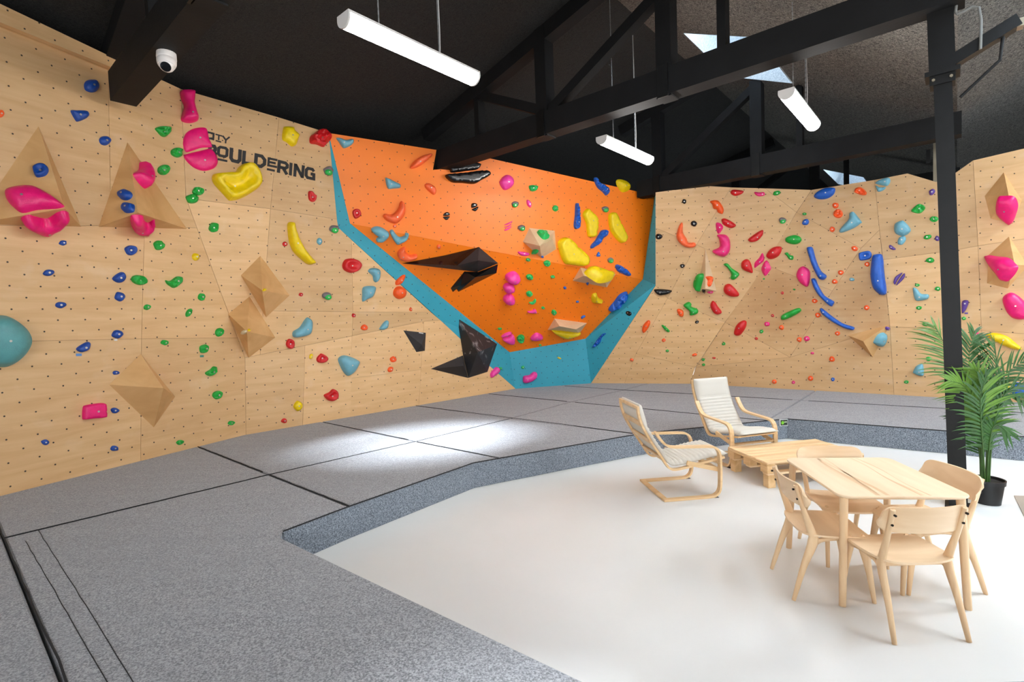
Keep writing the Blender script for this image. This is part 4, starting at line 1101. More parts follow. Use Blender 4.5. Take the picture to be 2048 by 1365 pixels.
# ---------------------------------------------------------------- climbing holds
COLS = {'B': ((16, 70, 156), 'blue'), 'G': ((24, 164, 58), 'green'), 'P': ((238, 20, 116), 'pink'), 'Q': ((234, 44, 124), 'pink'), 'M': ((242, 66, 164), 'pink'), 'U': ((24, 92, 190), 'blue'), 'N': ((34, 184, 92), 'green'), 'Y': ((236, 204, 8), 'yellow'), 'R': ((206, 24, 30), 'red'),
        'S': ((112, 172, 190), 'light blue'), 'O': ((250, 92, 30), 'orange'), 'C': ((250, 106, 58), 'coral'), 'K': ((20, 20, 22), 'black'), 'V': ((92, 64, 148), 'purple'), 'T': ((118, 112, 114), 'two-tone'), 'W': ((228, 214, 180), 'cream'), 'L': ((92, 158, 160), 'teal')}
HM = {k: simple('resin_'+n.replace(' ', '_')+'_'+k, c, .38 if k != 'K' else .16, bump=.25 if k != 'K' else .05, bscale=90, var=.08, vscale=14) for k, (c, n) in COLS.items()}
HM['k'] = HM['K']
M_rock = simple('resin_green_insert', (34, 180, 74), .3)
M_bolt = simple('bolt_steel', (196, 190, 182), .35, metal=.75)
def outline_px(sec, spec, rnd):
    if isinstance(spec, tuple):
        cx, cy, rx, ry = spec[:4]; ang = math.radians(spec[4]) if len(spec) > 4 else 0
        n = 9; pts = []
        for k in range(n):
            a = 2*math.pi*k/n; j = 1+rnd.uniform(-.10, .10)
            x, y = rx*j*math.cos(a), ry*j*math.sin(a)
            pts.append((cx+x*math.cos(ang)-y*math.sin(ang), cy+x*math.sin(ang)+y*math.cos(ang)))
        return [T(sec, p) for p in pts]
    return [T(sec, p) for p in spec]
def dome(outl, nn, hgt, style, rnd, sub=5):
    """outl: 3-D outline in its plane -> verts, faces of a raised body (interior heights follow the distance to the edge)"""
    u, v = basis(nn); c = sum(outl)/len(outl)
    o2 = [np.array([(p-c)@u, (p-c)@v]) for p in crom(outl, sub, closed=True)] if sub > 1 else [np.array([(p-c)@u, (p-c)@v]) for p in outl]
    O2_ = np.array(o2); n = len(o2); nx = np.roll(O2_, -1, 0)
    def dist(p):
        d = nx-O2_; t = np.clip(((p-O2_)*d).sum(1)/((d*d).sum(1)+1e-12), 0, 1); q = O2_+d*t[:, None]; return np.sqrt(((p-q)**2).sum(1).min())
    poly = [tuple(p) for p in o2]
    mn, mx = O2_.min(0), O2_.max(0); ext = mx-mn
    dm = 0; bp = None
    for i in range(13):
        for j in range(13):
            p = mn+ext*np.array([(i+.5)/13, (j+.5)/13])
            if pip(p[0], p[1], poly):
                d = dist(p)
                if d > dm: dm = d; bp = p
    if bp is None: bp = np.zeros(2); dm = min(ext)/2
    st = max(dm*(.30 if style != 'r' else .24), max(ext)/28)
    ins = []
    # a ring just inside the edge
    ar = (O2_[:, 0]*nx[:, 1]-nx[:, 0]*O2_[:, 1]).sum()
    for i in range(n):
        t = o2[(i+1) % n]-o2[i-1]; t = t/(np.linalg.norm(t)+1e-12); m = np.array([-t[1], t[0]])*(1 if ar > 0 else -1)
        for f in (.14,):
            p = o2[i]+m*dm*f
            if pip(p[0], p[1], poly) and dist(p) > dm*f*.7: ins.append(p)
    gx = int(ext[0]/st)+1; gy = int(ext[1]/st)+1
    for i in range(gx+1):
        for j in range(gy+1):
            p = mn+np.array([(i+(.5 if j % 2 else 0))*st, j*st])
            if pip(p[0], p[1], poly) and dist(p) > dm*.24: ins.append(p)
    ins.append(bp)
    pts = [Vector(p) for p in o2]+[Vector(p) for p in ins]
    vo, _, fo, _, _, _ = delaunay_2d_cdt(pts, [(i, (i+1) % n) for i in range(n)], [], 1, 1e-7)
    ph = rnd.uniform(0, 9)
    pw = {'d': 2.2, 'f': 4.0, 'r': 2.4, 'j': 3.0, 'x': 1.15}[style]
    def height(p):
        d = dist(p)
        t = min(1, d/(dm*(.95 if style != 'f' else .34))); h = (1-(1-t)**pw)**(1/pw)
        if style == 'r': h *= .78+.55*noise.noise(Vector((p[0]/dm*1.5+ph, p[1]/dm*1.5, ph)))+.35*abs(noise.noise(Vector((p[0]/dm*3.1+ph, p[1]/dm*3.1, ph+5))))
        elif style == 'j': k_ = max(0, min(1, (t-.30)/.6)); h *= 1-.68*k_*k_*(3-2*k_)
        elif style == 'd': h *= 1+.16*noise.noise(Vector((p[0]/dm*.8+ph, p[1]/dm*.8, ph)))
        return h*hgt
    V = []
    for q in vo:
        p = np.array([q.x, q.y]); d = dist(p); h = -.006 if d < 1e-5 else height(p)
        V.append(c+u*q.x+v*q.y+nn*h)
    # vertical skirt so the edge meets the panel cleanly
    return V, [list(f) for f in fo], c+u*bp[0]+v*bp[1]+nn*height(bp), dm
NH = [0]
def hold(sec, col, style, spec, label, hf=.46, wallname=None, noz=False):
    NH[0] += 1; rnd = random.Random(NH[0]*31)
    specs = spec if isinstance(spec, list) and isinstance(spec[0], list) else [spec]
    outs = [outline_px(sec, s, rnd) for s in specs]
    allp = [p for o in outs for p in o]
    mx = sum(p[0] for p in allp)/len(allp); my = sum(p[1] for p in allp)/len(allp)
    if len(outs) > 1: mx, my = sum(p[0] for p in outs[0])/len(outs[0]), sum(p[1] for p in outs[0])/len(outs[0])
    c, nn = facet_at(mx, my); pl = (c, nn)
    V = []; Fc = []; tip = None; dmx = 0
    for o in outs:
        P3 = [on(x, y, pl) for x, y in o]
        ext = max(np.linalg.norm(a-b) for a in P3 for b in P3)
        u, v = basis(nn); pr = np.array([[p@u, p@v] for p in P3]); ar = abs(sum(pr[i-1][0]*pr[i][1]-pr[i][0]*pr[i-1][1] for i in range(len(pr))))/2
        hg = min(hf*math.sqrt(ar), ar/ext*1.1+.01, .22)
        v_, f_, t_, dm = dome(P3, nn, hg, style, rnd, 4 if len(P3) > 7 else 5)
        b = len(V); V += v_; Fc += [[i+b for i in f] for f in f_]
        if tip is None: tip, dmx = t_, dm
    cen = sum(V)/len(V)
    for k, f in enumerate(Fc):
        a = np.cross(V[f[1]]-V[f[0]], V[f[2]]-V[f[0]])
        if a @ nn < 0: Fc[k] = f[::-1]
    ob = mk('climbing_hold', V, Fc, HM[col], smooth=(style not in 'xr'), loc=cen)
    if style == 'r': auto_smooth(ob, 24)
    cn = COLS[col][1]
    wn = 'lettering' if mx < 662 else ('orange' if mx < 1312 else 'pale')
    if wn == 'lettering' or (mx < 860 and my > 455+.9*(mx-677)): wn = 'plywood wall with the lettering'
    elif mx < 1312: wn = 'orange and teal wall'
    else: wn = 'pale plywood wall'
    tag(ob, label, 'climbing hold', '%s holds on the %s' % (cn, wn))
    if col == 'T':
        u, v = basis(nn); e = dmx*1.25
        ring = [tip-nn*.012-v*e*.35+u*e*.80*math.cos(a)+v*e*.62*math.sin(a) for a in np.linspace(0, 2*math.pi, 9)[:-1]]
        v_, f_, t2, _ = dome([p-nn*0 for p in ring], nn, dmx*.45, 'd', rnd, 3)
        f_ = [f if np.cross(v_[f[1]]-v_[f[0]], v_[f[2]]-v_[f[0]]) @ nn > 0 else f[::-1] for f in f_]
        o2 = mk('green_insert', [p-nn*.0 for p in v_], f_, M_rock, None, True, loc=cen); o2.parent = ob; o2.location = (0, 0, 0); o2['label'] = 'glossy green lower half'
        tip = t2
    if dmx > .02 and not noz:
        r = min(.012, dmx*.3); bm = MB().tube([tip-nn*.006, tip+nn*.003], r, 10)
        bo = bm.build('bolt', M_bolt, None, loc=cen); bo.parent = ob; bo.location = (0, 0, 0)
    return ob
H = hold
# --- plywood wall with the lettering, upper area
H(SA, 'B', 'd', (487, 459, 45, 36, 20), 'dark blue oval hold high up beside the end of the black beam')
H(SA, 'B', 'd', [(375, 592), (400, 588), (455, 590), (472, 612), (460, 632), (415, 650), (398, 638)], 'dark blue pointed hold second from the top, under the beam end')
H(SA, 'B', 'd', (557, 750, 32, 27), 'dark blue knob third from the top under the beam end')
H(SA, 'B', 'j', (217, 911, 40, 37), 'blue cup hold alone high on the pyramid at the photo edge')
H(SA, 'P', 'd', [(28, 1040), (45, 1015), (110, 998), (190, 1000), (270, 1040), (330, 1085), (342, 1105), (300, 1115), (200, 1122), (120, 1138), (70, 1105), (40, 1072)], 'large flat pink hold, upper of two on the pyramid at the photo edge', .35)
H(SA, 'P', 'd', [(108, 1165), (150, 1145), (190, 1155), (250, 1165), (300, 1135), (340, 1124), (368, 1138), (340, 1165), (300, 1190), (250, 1212), (190, 1210), (140, 1190)], 'curved pink lip hold, lower of two on the pyramid at the photo edge', .5)
H(SA, 'P', 'd', [(745, 865), (770, 880), (795, 935), (795, 985), (775, 1008), (745, 985), (715, 945), (710, 925), (738, 905)], 'pink leaf-shaped hold on the face of the tall pyramid')
H(SA, 'B', 'd', (670, 1042, 36, 27), 'upper of two blue holds on the tall pyramid')
H(SA, 'B', 'd', (685, 1112, 36, 29), 'lower of two blue holds on the tall pyramid')
H(SA, 'P', 'd', [(695, 1155), (720, 1145), (760, 1150), (770, 1175), (790, 1188), (825, 1168), (815, 1195), (780, 1225), (730, 1218), (700, 1205)], 'pink hooked hold under the tip of the tall pyramid')
H(SA, 'G', 'r', [(825, 685), (860, 672), (905, 678), (907, 705), (885, 730), (860, 728), (840, 708)], 'green rocky hold, highest green one, below the security camera')
H(SA, 'G', 'r', (942, 814, 33, 27), 'green rocky hold touching the pink pair before the lettering')
H(SA, 'G', 'r', (872, 907, 32, 27), 'green rocky hold beside the upper flank of the tall pyramid')
H(SA, 'P', 'd', [(958, 490), (985, 482), (1035, 488), (1040, 520), (1038, 560), (1058, 630), (1045, 650), (1005, 658), (965, 645), (968, 615), (980, 570), (965, 530)], 'pink bone-shaped hold at the top edge of the plywood wall', .5)
H(SA, 'P', 'd', [(975, 750), (990, 710), (1030, 685), (1080, 678), (1105, 690), (1115, 735), (1130, 770), (1128, 788), (1075, 790), (1020, 808), (990, 812), (975, 780)], 'upper of two big pink half-rounds covering the start of the lettering', .13)
H(SA, 'P', 'd', [(978, 830), (1010, 817), (1090, 798), (1125, 793), (1155, 830), (1162, 870), (1140, 900), (1090, 913), (1040, 900), (1000, 868)], 'lower of two big pink half-rounds covering the start of the lettering', .18)
H(SA, 'G', 'r', (1055, 1020, 32, 23), 'upper of two green holds close together under the pink half-rounds')
H(SA, 'G', 'r', (1023, 1060, 34, 26), 'lower of two green holds close together under the pink half-rounds')
H(SA, 'G', 'r', (1140, 1213, 28, 28), 'green rocky hold alone on the brightest plywood panel')
H(SA, 'G', 'r', (847, 1308, 31, 27), 'green rocky hold just under the base corner of the tall pyramid')
H(SA, 'B', 'd', (334, 1296, 21, 15), 'small blue hold just under the pyramid at the photo edge')
H(SA, 'O', 'd', (4, 607, 18, 22), 'orange hold cut off by the photo edge near the top')
# --- lower area
H(SB, 'B', 'j', (696, 56, 33, 28), 'blue ring-like hold under the tall pyramid')
H(SB, 'Y', 'd', (1041, 91, 20, 22), 'small round yellow hold beside the diagonal panel joint')
H(SB, 'B', 'd', (258, 176, 30, 19), 'small blue hold, upper of two far from the others in mid wall')
H(SB, 'B', 'd', (323, 348, 28, 19), 'small blue hold, lower of two far from the others in mid wall')
H(SB, 'B', 'd', [(597, 210), (610, 190), (640, 172), (658, 175), (670, 200), (655, 225), (625, 229)], 'blue lumpy hold next to the leaf-veined green oval')
H(SB, 'B', 'd', (637, 303, 29, 27), 'blue squarish hold directly below the lumpy blue one')
H(SB, 'B', 'd', (624, 504, 30, 24), 'blue wedge hold between the squarish blue hold and the diamond volume')
H(SB, 'B', 'd', [(405, 580), (430, 560), (465, 543), (480, 555), (472, 585), (440, 600), (415, 595)], 'blue slanted hold with a small tag below it')
H(SB, 'B', 'd', (617, 709, 19, 12), 'tiny blue hold touching the corner of the low birch diamond volume')
H(SB, 'B', 'd', (612, 910, 22, 15), 'small blue hold right beside the square pink hold')
H(SB, 'B', 'd', (240, 1080, 22, 15), 'small blue foothold near the mats, further from the diamond volume')
H(SB, 'B', 'd', (609, 1113, 22, 15), 'small blue foothold near the mats under the diamond volume')
H(SB, 'G', 'r', (743, 214, 42, 27, 10), 'green leaf-veined oval hold next to the lumpy blue hold')
H(SB, 'G', 'r', [(880, 215), (905, 218), (940, 195), (970, 200), (968, 228), (930, 258), (900, 245), (885, 232)], 'wide green rocky hold, largest of the green holds in mid wall')
H(SB, 'G', 'r', (1074, 305, 19, 22), 'green triangular hold along the diagonal panel joint')
H(SB, 'G', 'r', (1006, 389, 14, 27, 30), 'narrow slanted green hold below the wide green one')
H(SB, 'G', 'r', (783, 360, 19, 16), 'tiny green hold below the leaf-veined oval')
H(SB, 'G', 'r', (1167, 493, 22, 25, 20), 'green hold against the lower adjoining diamond volume')
H(SB, 'G', 'r', (877, 548, 21, 15), 'small green hold on the horizontal panel joint')
H(SB, 'G', 'r', (1086, 581, 26, 24, -30), 'green hold with a small tag under it')
H(SB, 'G', 'r', [(1093, 708), (1120, 690), (1135, 675), (1153, 680), (1150, 708), (1125, 727), (1100, 722)], 'green crescent hold, second lowest large green one')
H(SB, 'G', 'r', (1158, 828, 27, 22, -25), 'green hold, lowest large green one above the mats')
H(SB, 'G', 'r', (1232, 977, 18, 12), 'tiny green foothold near the mats below the large green holds')
H(SB, 'G', 'r', (958, 1080, 20, 13, -20), 'tiny green foothold right where a mat seam meets the wall')
H(SB, 'P', 'f', [(440, 895), (455, 882), (500, 874), (545, 870), (558, 880), (562, 935), (550, 950), (500, 954), (448, 960), (437, 948)], 'square pink hold low on the wall beside the diamond volume', .35)
H(SB, 'L', 'd', [(0, 402), (50, 410), (110, 445), (150, 490), (166, 540), (150, 590), (110, 640), (50, 675), (0, 680), (-60, 672), (-120, 620), (-150, 540), (-130, 460), (-70, 412)], 'huge round teal hold cut off by the photo edge', .4)
# --- around the lettering
H(SCc, 'Y', 'j', [(285, 780), (290, 755), (310, 742), (400, 735), (440, 735), (465, 700), (500, 675), (540, 670), (575, 690), (605, 735), (620, 790), (612, 830), (560, 870), (480, 915), (410, 928), (385, 910), (340, 860), (300, 815)], 'big yellow dish-shaped hold under the lettering', .42)
H(SCc, 'Y', 'd', [(770, 440), (785, 420), (840, 428), (850, 450), (880, 480), (875, 505), (860, 545), (830, 558), (795, 530), (765, 508)], 'faceted yellow hold with a ring at the top of the plywood wall')
H(SCc, 'R', 'r', [(955, 490), (985, 465), (1020, 440), (1060, 442), (1095, 480), (1097, 510), (1065, 545), (1045, 562), (1000, 545), (955, 535)], 'large red hold at the top corner where plywood meets orange')
H(SCc, 'S', 'd', [(1133, 500), (1160, 498), (1200, 512), (1245, 505), (1255, 525), (1235, 550), (1190, 570), (1170, 555), (1150, 525)], 'light blue hold at the top corner of the orange wall')
H(SCc, 'T', 'd', (1078, 722, 33, 29), 'grey and green hold on the teal edge beside the lettering')
H(SCc, 'T', 'd', (1118, 1118, 32, 26), 'grey and green hold at the bend of the teal strip')
H(SCc, 'R', 'j', [(943, 867), (965, 862), (985, 885), (998, 895), (990, 930), (965, 935), (945, 915)], 'small red star-shaped hold below the lettering')
H(SCc, 'Y', 'd', [(803, 1080), (845, 1076), (855, 1120), (880, 1190), (920, 1260), (985, 1340), (975, 1360), (940, 1362), (890, 1325), (840, 1275), (815, 1220), (803, 1150)], 'long yellow banana-shaped hold', .4)
H(SCc, 'R', 'd', (783, 1223, 18, 16), 'tiny red hold beside the yellow banana hold')
H(SCc, 'S', 'd', (1018, 1205, 20, 24), 'tiny light blue hold under the bend of the teal strip')
# --- plywood lower centre
H(SD, 'R', 'j', [(725, 150), (740, 118), (780, 110), (815, 120), (835, 150), (815, 185), (775, 197), (735, 180)], 'red bowl-shaped hold above the two curved light blue holds')
H(SD, 'S', 'd', [(877, 185), (895, 168), (935, 170), (948, 190), (945, 230), (925, 253), (910, 240), (905, 215), (890, 200)], 'hooked light blue hold beside the red bowl hold')
H(SD, 'S', 'd', [(850, 280), (915, 275), (918, 305), (900, 340), (870, 355), (845, 367), (843, 330)], 'blocky light blue hold just below the hooked one')
H(SD, 'O', 'd', [(1043, 245), (1070, 212), (1092, 205), (1095, 225), (1075, 260), (1045, 268)], 'orange finger hold on the teal strip, above the round orange one')
H(SD, 'O', 'd', (1064, 313, 36, 39), 'round orange hold at the plywood edge of the teal strip')
H(SD, 'T', 'd', (633, 331, 27, 22), 'grey and green hold in the middle of the plywood slab')
H(SD, 'R', 'd', (479, 325, 13, 11), 'tiny red hold beside the upper adjoining diamond volume')
H(SD, 'R', 'd', (792, 449, 12, 12), 'tiny red hold on the panel joint between light blue holds')
H(SD, 'O', 'd', (1131, 413, 9, 11), 'tiny orange dot below the round orange hold')
H(SD, 'O', 'j', (854, 521, 19, 18), 'orange ring hold beside a small light blue fin')
H(SD, 'S', 'd', [(432, 545), (470, 520), (500, 475), (520, 460), (543, 480), (543, 530), (530, 560), (480, 577), (435, 578)], 'light blue boomerang hold beside the lower diamond volume')
H(SD, 'S', 'd', [(945, 525), (970, 490), (990, 477), (998, 490), (993, 520), (970, 535), (948, 532)], 'small light blue fin hold beside the orange ring')
H(SD, 'R', 'j', [(390, 620), (400, 592), (418, 588), (438, 600), (440, 630), (425, 647), (402, 642)], 'red hold under the light blue boomerang')
H(SD, 'R', 'j', [(571, 705), (590, 680), (605, 675), (635, 695), (637, 715), (615, 731), (580, 727)], 'red hold midway between the boomerang and the light blue shield')
H(SD, 'R', 'j', [(615, 920), (645, 905), (658, 892), (672, 885), (695, 900), (698, 935), (675, 957), (645, 955), (625, 940)], 'red bitten-round hold, lowest large red one above the mats')
H(SD, 'Y', 'd', (540, 692, 11, 16, 20), 'tiny yellow hold beside the midway red hold')
H(SD, 'S', 'd', [(700, 705), (735, 685), (790, 700), (823, 720), (820, 745), (795, 785), (762, 808), (735, 790), (710, 745)], 'light blue shield-shaped hold')
H(SD, 'O', 'j', (1025, 710, 18, 18), 'upper of two small orange holds beneath the black kite volume')
H(SD, 'O', 'd', (1010, 771, 19, 15, -45), 'lower of two small orange holds beneath the black kite volume')
H(SD, 'Y', 'd', (463, 985, 26, 30, 15), 'yellow egg-shaped hold near the mats')
H(SD, 'R', 'd', (380, 1074, 18, 15), 'small red foothold beside the yellow egg hold near the mats')
H(SD, 'Y', 'd', (263, 297, 12, 8), 'tiny yellow chip on the tip of the upper diamond volume')
H(SD, 'Y', 'd', (172, 536, 9, 8), 'tiny yellow chip on the tip of the lower diamond volume')
H(SD, 'W', 'd', (145, 548, 13, 14), 'small cream knob on the dark face of the lower diamond volume')
# --- orange wall
H(SE, 'C', 'd', [(615, 320), (640, 285), (690, 248), (750, 230), (765, 240), (745, 265), (690, 310), (640, 333), (618, 332)], 'long coral hold slanting under the middle tie beam')
H(SE, 'S', 'd', [(445, 400), (465, 398), (510, 420), (548, 440), (545, 465), (500, 470), (462, 468)], 'light blue wedge hold in the upper orange panel')
H(SE, 'C', 'd', [(715, 440), (745, 433), (785, 460), (792, 495), (775, 512), (745, 490), (720, 465)], 'short coral hold below the long slanting one')
H(SE, 'C', 'd', [(430, 655), (445, 640), (490, 645), (530, 610), (545, 565), (560, 555), (580, 590), (578, 640), (555, 680), (520, 708), (480, 700), (445, 680)], 'coral crescent hold above the orange crease')
H(SE, 'C', 'd', (510, 727, 12, 12), 'tiny coral knob under the coral crescent')
H(SE, 'C', 'd', (812, 866, 15, 15), 'tiny coral knob above the black wing volume')
H(SE, 'R', 'j', [(220, 630), (240, 608), (270, 612), (282, 645), (260, 670), (235, 672)], 'red hold at the orange edge by the bend of the teal strip')
H(SE, 'S', 'd', [(347, 745), (380, 728), (420, 735), (470, 770), (465, 800), (430, 830), (385, 828), (385, 808), (400, 795), (370, 775)], 'light blue fish-shaped hold on the orange crease')
H(SE, 'S', 'd', [(475, 760), (495, 750), (515, 775), (540, 798), (575, 790), (582, 772), (603, 775), (605, 795), (580, 825), (530, 847), (505, 825), (485, 790)], 'light blue U-shaped hold on the orange crease')
H(SE, 'C', 'd', [(527, 910), (545, 880), (580, 865), (582, 895), (610, 920), (655, 915), (665, 930), (640, 950), (585, 962), (540, 945)], 'coral hook hold touching the tip of the black wing volume')
H(SE, 'K', 'f', [(870, 328), (930, 310), (1010, 280), (1080, 300), (1090, 312), (1070, 340), (1000, 350), (900, 362), (885, 345)], 'upper glossy black slab of the pair under the tie beam', .4, noz=True)
H(SE, 'K', 'f', [(855, 375), (980, 360), (1120, 345), (1152, 380), (1100, 412), (1050, 438), (970, 432), (895, 425)], 'lower glossy black slab of the pair under the tie beam', .4, noz=True)
H(SE, 'K', 'd', [[(846, 640), (862, 630), (880, 634), (884, 652), (842, 656)], [(840, 662), (884, 658), (880, 672), (862, 685), (848, 676)]], 'smaller black split hold in the upper orange panel', .4)
H(SE, 'K', 'd', [[(1035, 572), (1055, 567), (1073, 576), (1068, 592), (1034, 602)], [(1036, 610), (1076, 592), (1079, 604), (1062, 624), (1044, 620)]], 'larger black split hold in the upper orange panel', .4)
H(SE, 'M', 'd', (1275, 425, 46, 53, 25), 'pink egg hold high on the orange wall')
H(SF, 'N', 'r', [(352, 258), (385, 252), (413, 262), (405, 290), (375, 300), (355, 285)], 'green rocky hold, highest green one on the orange wall')
H(SF, 'T', 'd', (253, 390, 25, 22), 'grey and green hold next to the thin pink leaf hold')
H(SF, 'M', 'd', [(335, 360), (350, 362), (367, 385), (362, 415), (345, 405), (335, 385)], 'thin pink leaf hold high on the orange wall')
H(SF, 'N', 'r', (540, 420, 21, 25), 'round green hold left of the long blue root-like hold')
H(SF, 'T', 'd', (297, 560, 27, 21), 'grey and green hold next to the pale faceted volume')
H(SF, 'M', 'd', [[(172, 540), (200, 525), (235, 511), (205, 536)], [(172, 556), (200, 546), (228, 530), (205, 556)], [(175, 574), (200, 562), (228, 550), (205, 574), (180, 581)]], 'pink triple-blade hold beside the grey and green hold', .5, noz=True)
H(SF, 'U', 'r', [(818, 205), (835, 200), (855, 235), (890, 250), (918, 275), (925, 300), (905, 330), (880, 305), (845, 275), (825, 240)], 'ribbed blue hold near the top of the orange wall')
H(SF, 'Y', 'x', [(978, 225), (1000, 210), (1050, 222), (1080, 250), (1075, 285), (1040, 305), (1010, 300), (985, 260)], 'yellow block hold at the top of the orange wall')
H(SF, 'T', 'd', (898, 425, 24, 22), 'grey and green hold between the two long yellow holds')
H(SF, 'T', 'd', (935, 792, 22, 19), 'grey and green hold under the long yellow slab')
H(SF, 'U', 'r', [(683, 395), (695, 382), (707, 400), (712, 450), (718, 520), (708, 560), (685, 570), (672, 545), (680, 470)], 'long upright blue root-like hold')
H(SF, 'Y', 'f', [(735, 465), (762, 425), (780, 430), (838, 500), (830, 600), (820, 625), (785, 628), (770, 610), (760, 530)], 'yellow angular hold beside the upright blue root', .3)
H(SF, 'Y', 'f', [(922, 470), (940, 452), (965, 455), (1005, 535), (1040, 610), (1043, 640), (1020, 670), (985, 650), (940, 590), (925, 540)], 'long yellow slab hold nearest the teal edge', .3)
H(SF, 'U', 'r', [(870, 580), (905, 575), (912, 610), (880, 640), (850, 680), (800, 710), (792, 690), (825, 650), (850, 610)], 'blue club-shaped hold slanting between the yellow holds')
H(SF, 'Y', 'f', [(560, 660), (620, 628), (700, 700), (768, 770), (752, 835), (660, 828), (605, 815), (570, 740)], 'biggest yellow hold, on the orange crease', .3)
H(SF, 'N', 'r', [(408, 590), (440, 585), (480, 600), (497, 635), (460, 645), (430, 625)], 'green veined hold on top of the pale faceted volume')
H(SF, 'N', 'r', (397, 728, 26, 13), 'green hold under the dark face of the pale faceted volume')
H(SF, 'U', 'd', (447, 767, 9, 8), 'tiny blue knob at the lower tip of the pale faceted volume')
H(SF, 'M', 'd', [(275, 730), (345, 738), (345, 760), (310, 763), (280, 750)], 'small pink bar hold on the orange crease')
H(SF, 'N', 'r', (345, 789, 17, 12), 'tiny green hold just under the pink bar')
H(SF, 'N', 'r', (482, 815, 27, 22), 'green hold under the tip of the pale faceted volume')
H(SF, 'N', 'r', (355, 913, 26, 20), 'green hold beside the top of the pink trio')
H(SF, 'N', 'r', (521, 911, 16, 11), 'tiny green hold alone in the middle of the lower orange panel')
H(SF, 'N', 'r', (354, 1033, 23, 20), 'green hold beside the lowest of the pink trio')
H(SF, 'N', 'd', [(350, 1095), (375, 1090), (395, 1070), (403, 1080), (395, 1100), (370, 1110)], 'green crescent hold above the pink winged hold')
H(SF, 'N', 'r', (453, 1135, 13, 10), 'tiny green hold beside the pink winged hold')
H(SF, 'N', 'r', (530, 1168, 20, 20), 'green hold above the lowest birch wedge volume')
H(SF, 'N', 'r', (142, 1285, 15, 9), 'tiny green hold above the pink clam hold')
H(SF, 'M', 'd', (235, 915, 52, 43), 'top and largest of three stacked pink bubbles', .7)
H(SF, 'M', 'd', (205, 988, 42, 36), 'middle of three stacked pink bubbles', .7)
H(SF, 'M', 'd', (208, 1068, 41, 38), 'bottom of three stacked pink bubbles', .7)
H(SF, 'M', 'd', [(340, 1160), (370, 1155), (395, 1143), (408, 1165), (395, 1173), (350, 1170)], 'small pink winged hold low on the orange wall')
H(SF, 'U', 'd', (610, 991, 11, 10), 'tiny blue knob between the pink trio and the yellow-topped wedge')
H(SF, 'U', 'd', (700, 1091, 11, 9), 'tiny blue knob beside the yellow chip hold')
H(SF, 'U', 'd', (740, 1200, 18, 9, -30), 'tiny slanted blue hold above the lowest birch wedge')
H(SF, 'U', 'd', [(835, 760), (850, 732), (862, 750), (860, 766), (842, 768)], 'small blue fin below the blue club-shaped hold')
H(SF, 'U', 'r', [(970, 835), (990, 823), (1030, 845), (1072, 880), (1068, 908), (1020, 890), (985, 870)], 'blue hold at the end of the orange crease')
H(SF, 'Y', 'x', [(803, 1040), (835, 1028), (850, 1060), (883, 1082), (865, 1105), (805, 1095)], 'yellow chip hold below the yellow-topped wedge')
H(SF, 'U', 'r', [(925, 1135), (965, 1085), (1000, 1040), (1050, 1017), (1058, 1045), (1030, 1090), (985, 1130), (930, 1155)], 'large ribbed blue hold where orange meets teal')
H(SF, 'Y', 'd', [(747, 885), (780, 862), (850, 880), (950, 905), (940, 940), (860, 958), (800, 930)], 'shiny yellow hold lying on the pale birch wedge')
H(SF, 'U', 'd', (773, 959, 10, 7), 'tiny blue chip on the yellow-topped birch wedge')
H(SF, 'Y', 'd', [(510, 1290), (560, 1287), (640, 1292), (720, 1305), (650, 1345), (590, 1345), (540, 1320)], 'yellow crescent under the lowest birch wedge')
H(SF, 'K', 'd', (1070, 1175, 25, 21), 'black hold on the lower teal strip')
H(SG, 'M', 'd', [[(990, 680), (1020, 655), (1070, 640), (1082, 655), (1040, 680), (1000, 690)], [(1004, 700), (1050, 685), (1085, 660), (1110, 690), (1108, 740), (1060, 747), (1005, 715)]], 'pink clam hold at the lower edge of the orange wall')
H(SG, 'N', 'r', (1165, 700, 36, 35), 'green bristly hold between the two lowest pink holds')
H(SG, 'M', 'd', [(1247, 700), (1300, 648), (1358, 675), (1345, 705), (1290, 718)], 'pink diamond hold beside the green bristly hold')
H(SG, 'N', 'd', (1337, 760, 14, 9), 'tiny green hold at the bottom edge of the orange wall')
H(SG, 'N', 'd', (1183, 958, 15, 16), 'tiny green hold on the teal wall above the pink kidney')
H(SG, 'N', 'd', (984, 968, 13, 14), 'tiny green hold beside the pink triangular hold')
H(SG, 'M', 'd', [(895, 1045), (893, 1010), (940, 955), (968, 970), (968, 1000), (935, 1030), (905, 1050)], 'pink triangular hold beside the tall black volume near the mats')
H(SG, 'M', 'd', [(1182, 1070), (1190, 1035), (1240, 1025), (1275, 998), (1305, 1005), (1305, 1045), (1270, 1080), (1215, 1100), (1188, 1092)], 'pink kidney-shaped hold on the teal wall just above the mats')
H(SG, 'Y', 'd', (1508, 876, 18, 9, 20), 'tiny yellow hold alone on the teal wall')
H(SG, 'U', 'r', [(1800, 780), (1830, 730), (1870, 680), (1900, 655), (1925, 660), (1890, 690), (1870, 740), (1830, 775)], 'blue lizard-like hold on the lower teal wall')
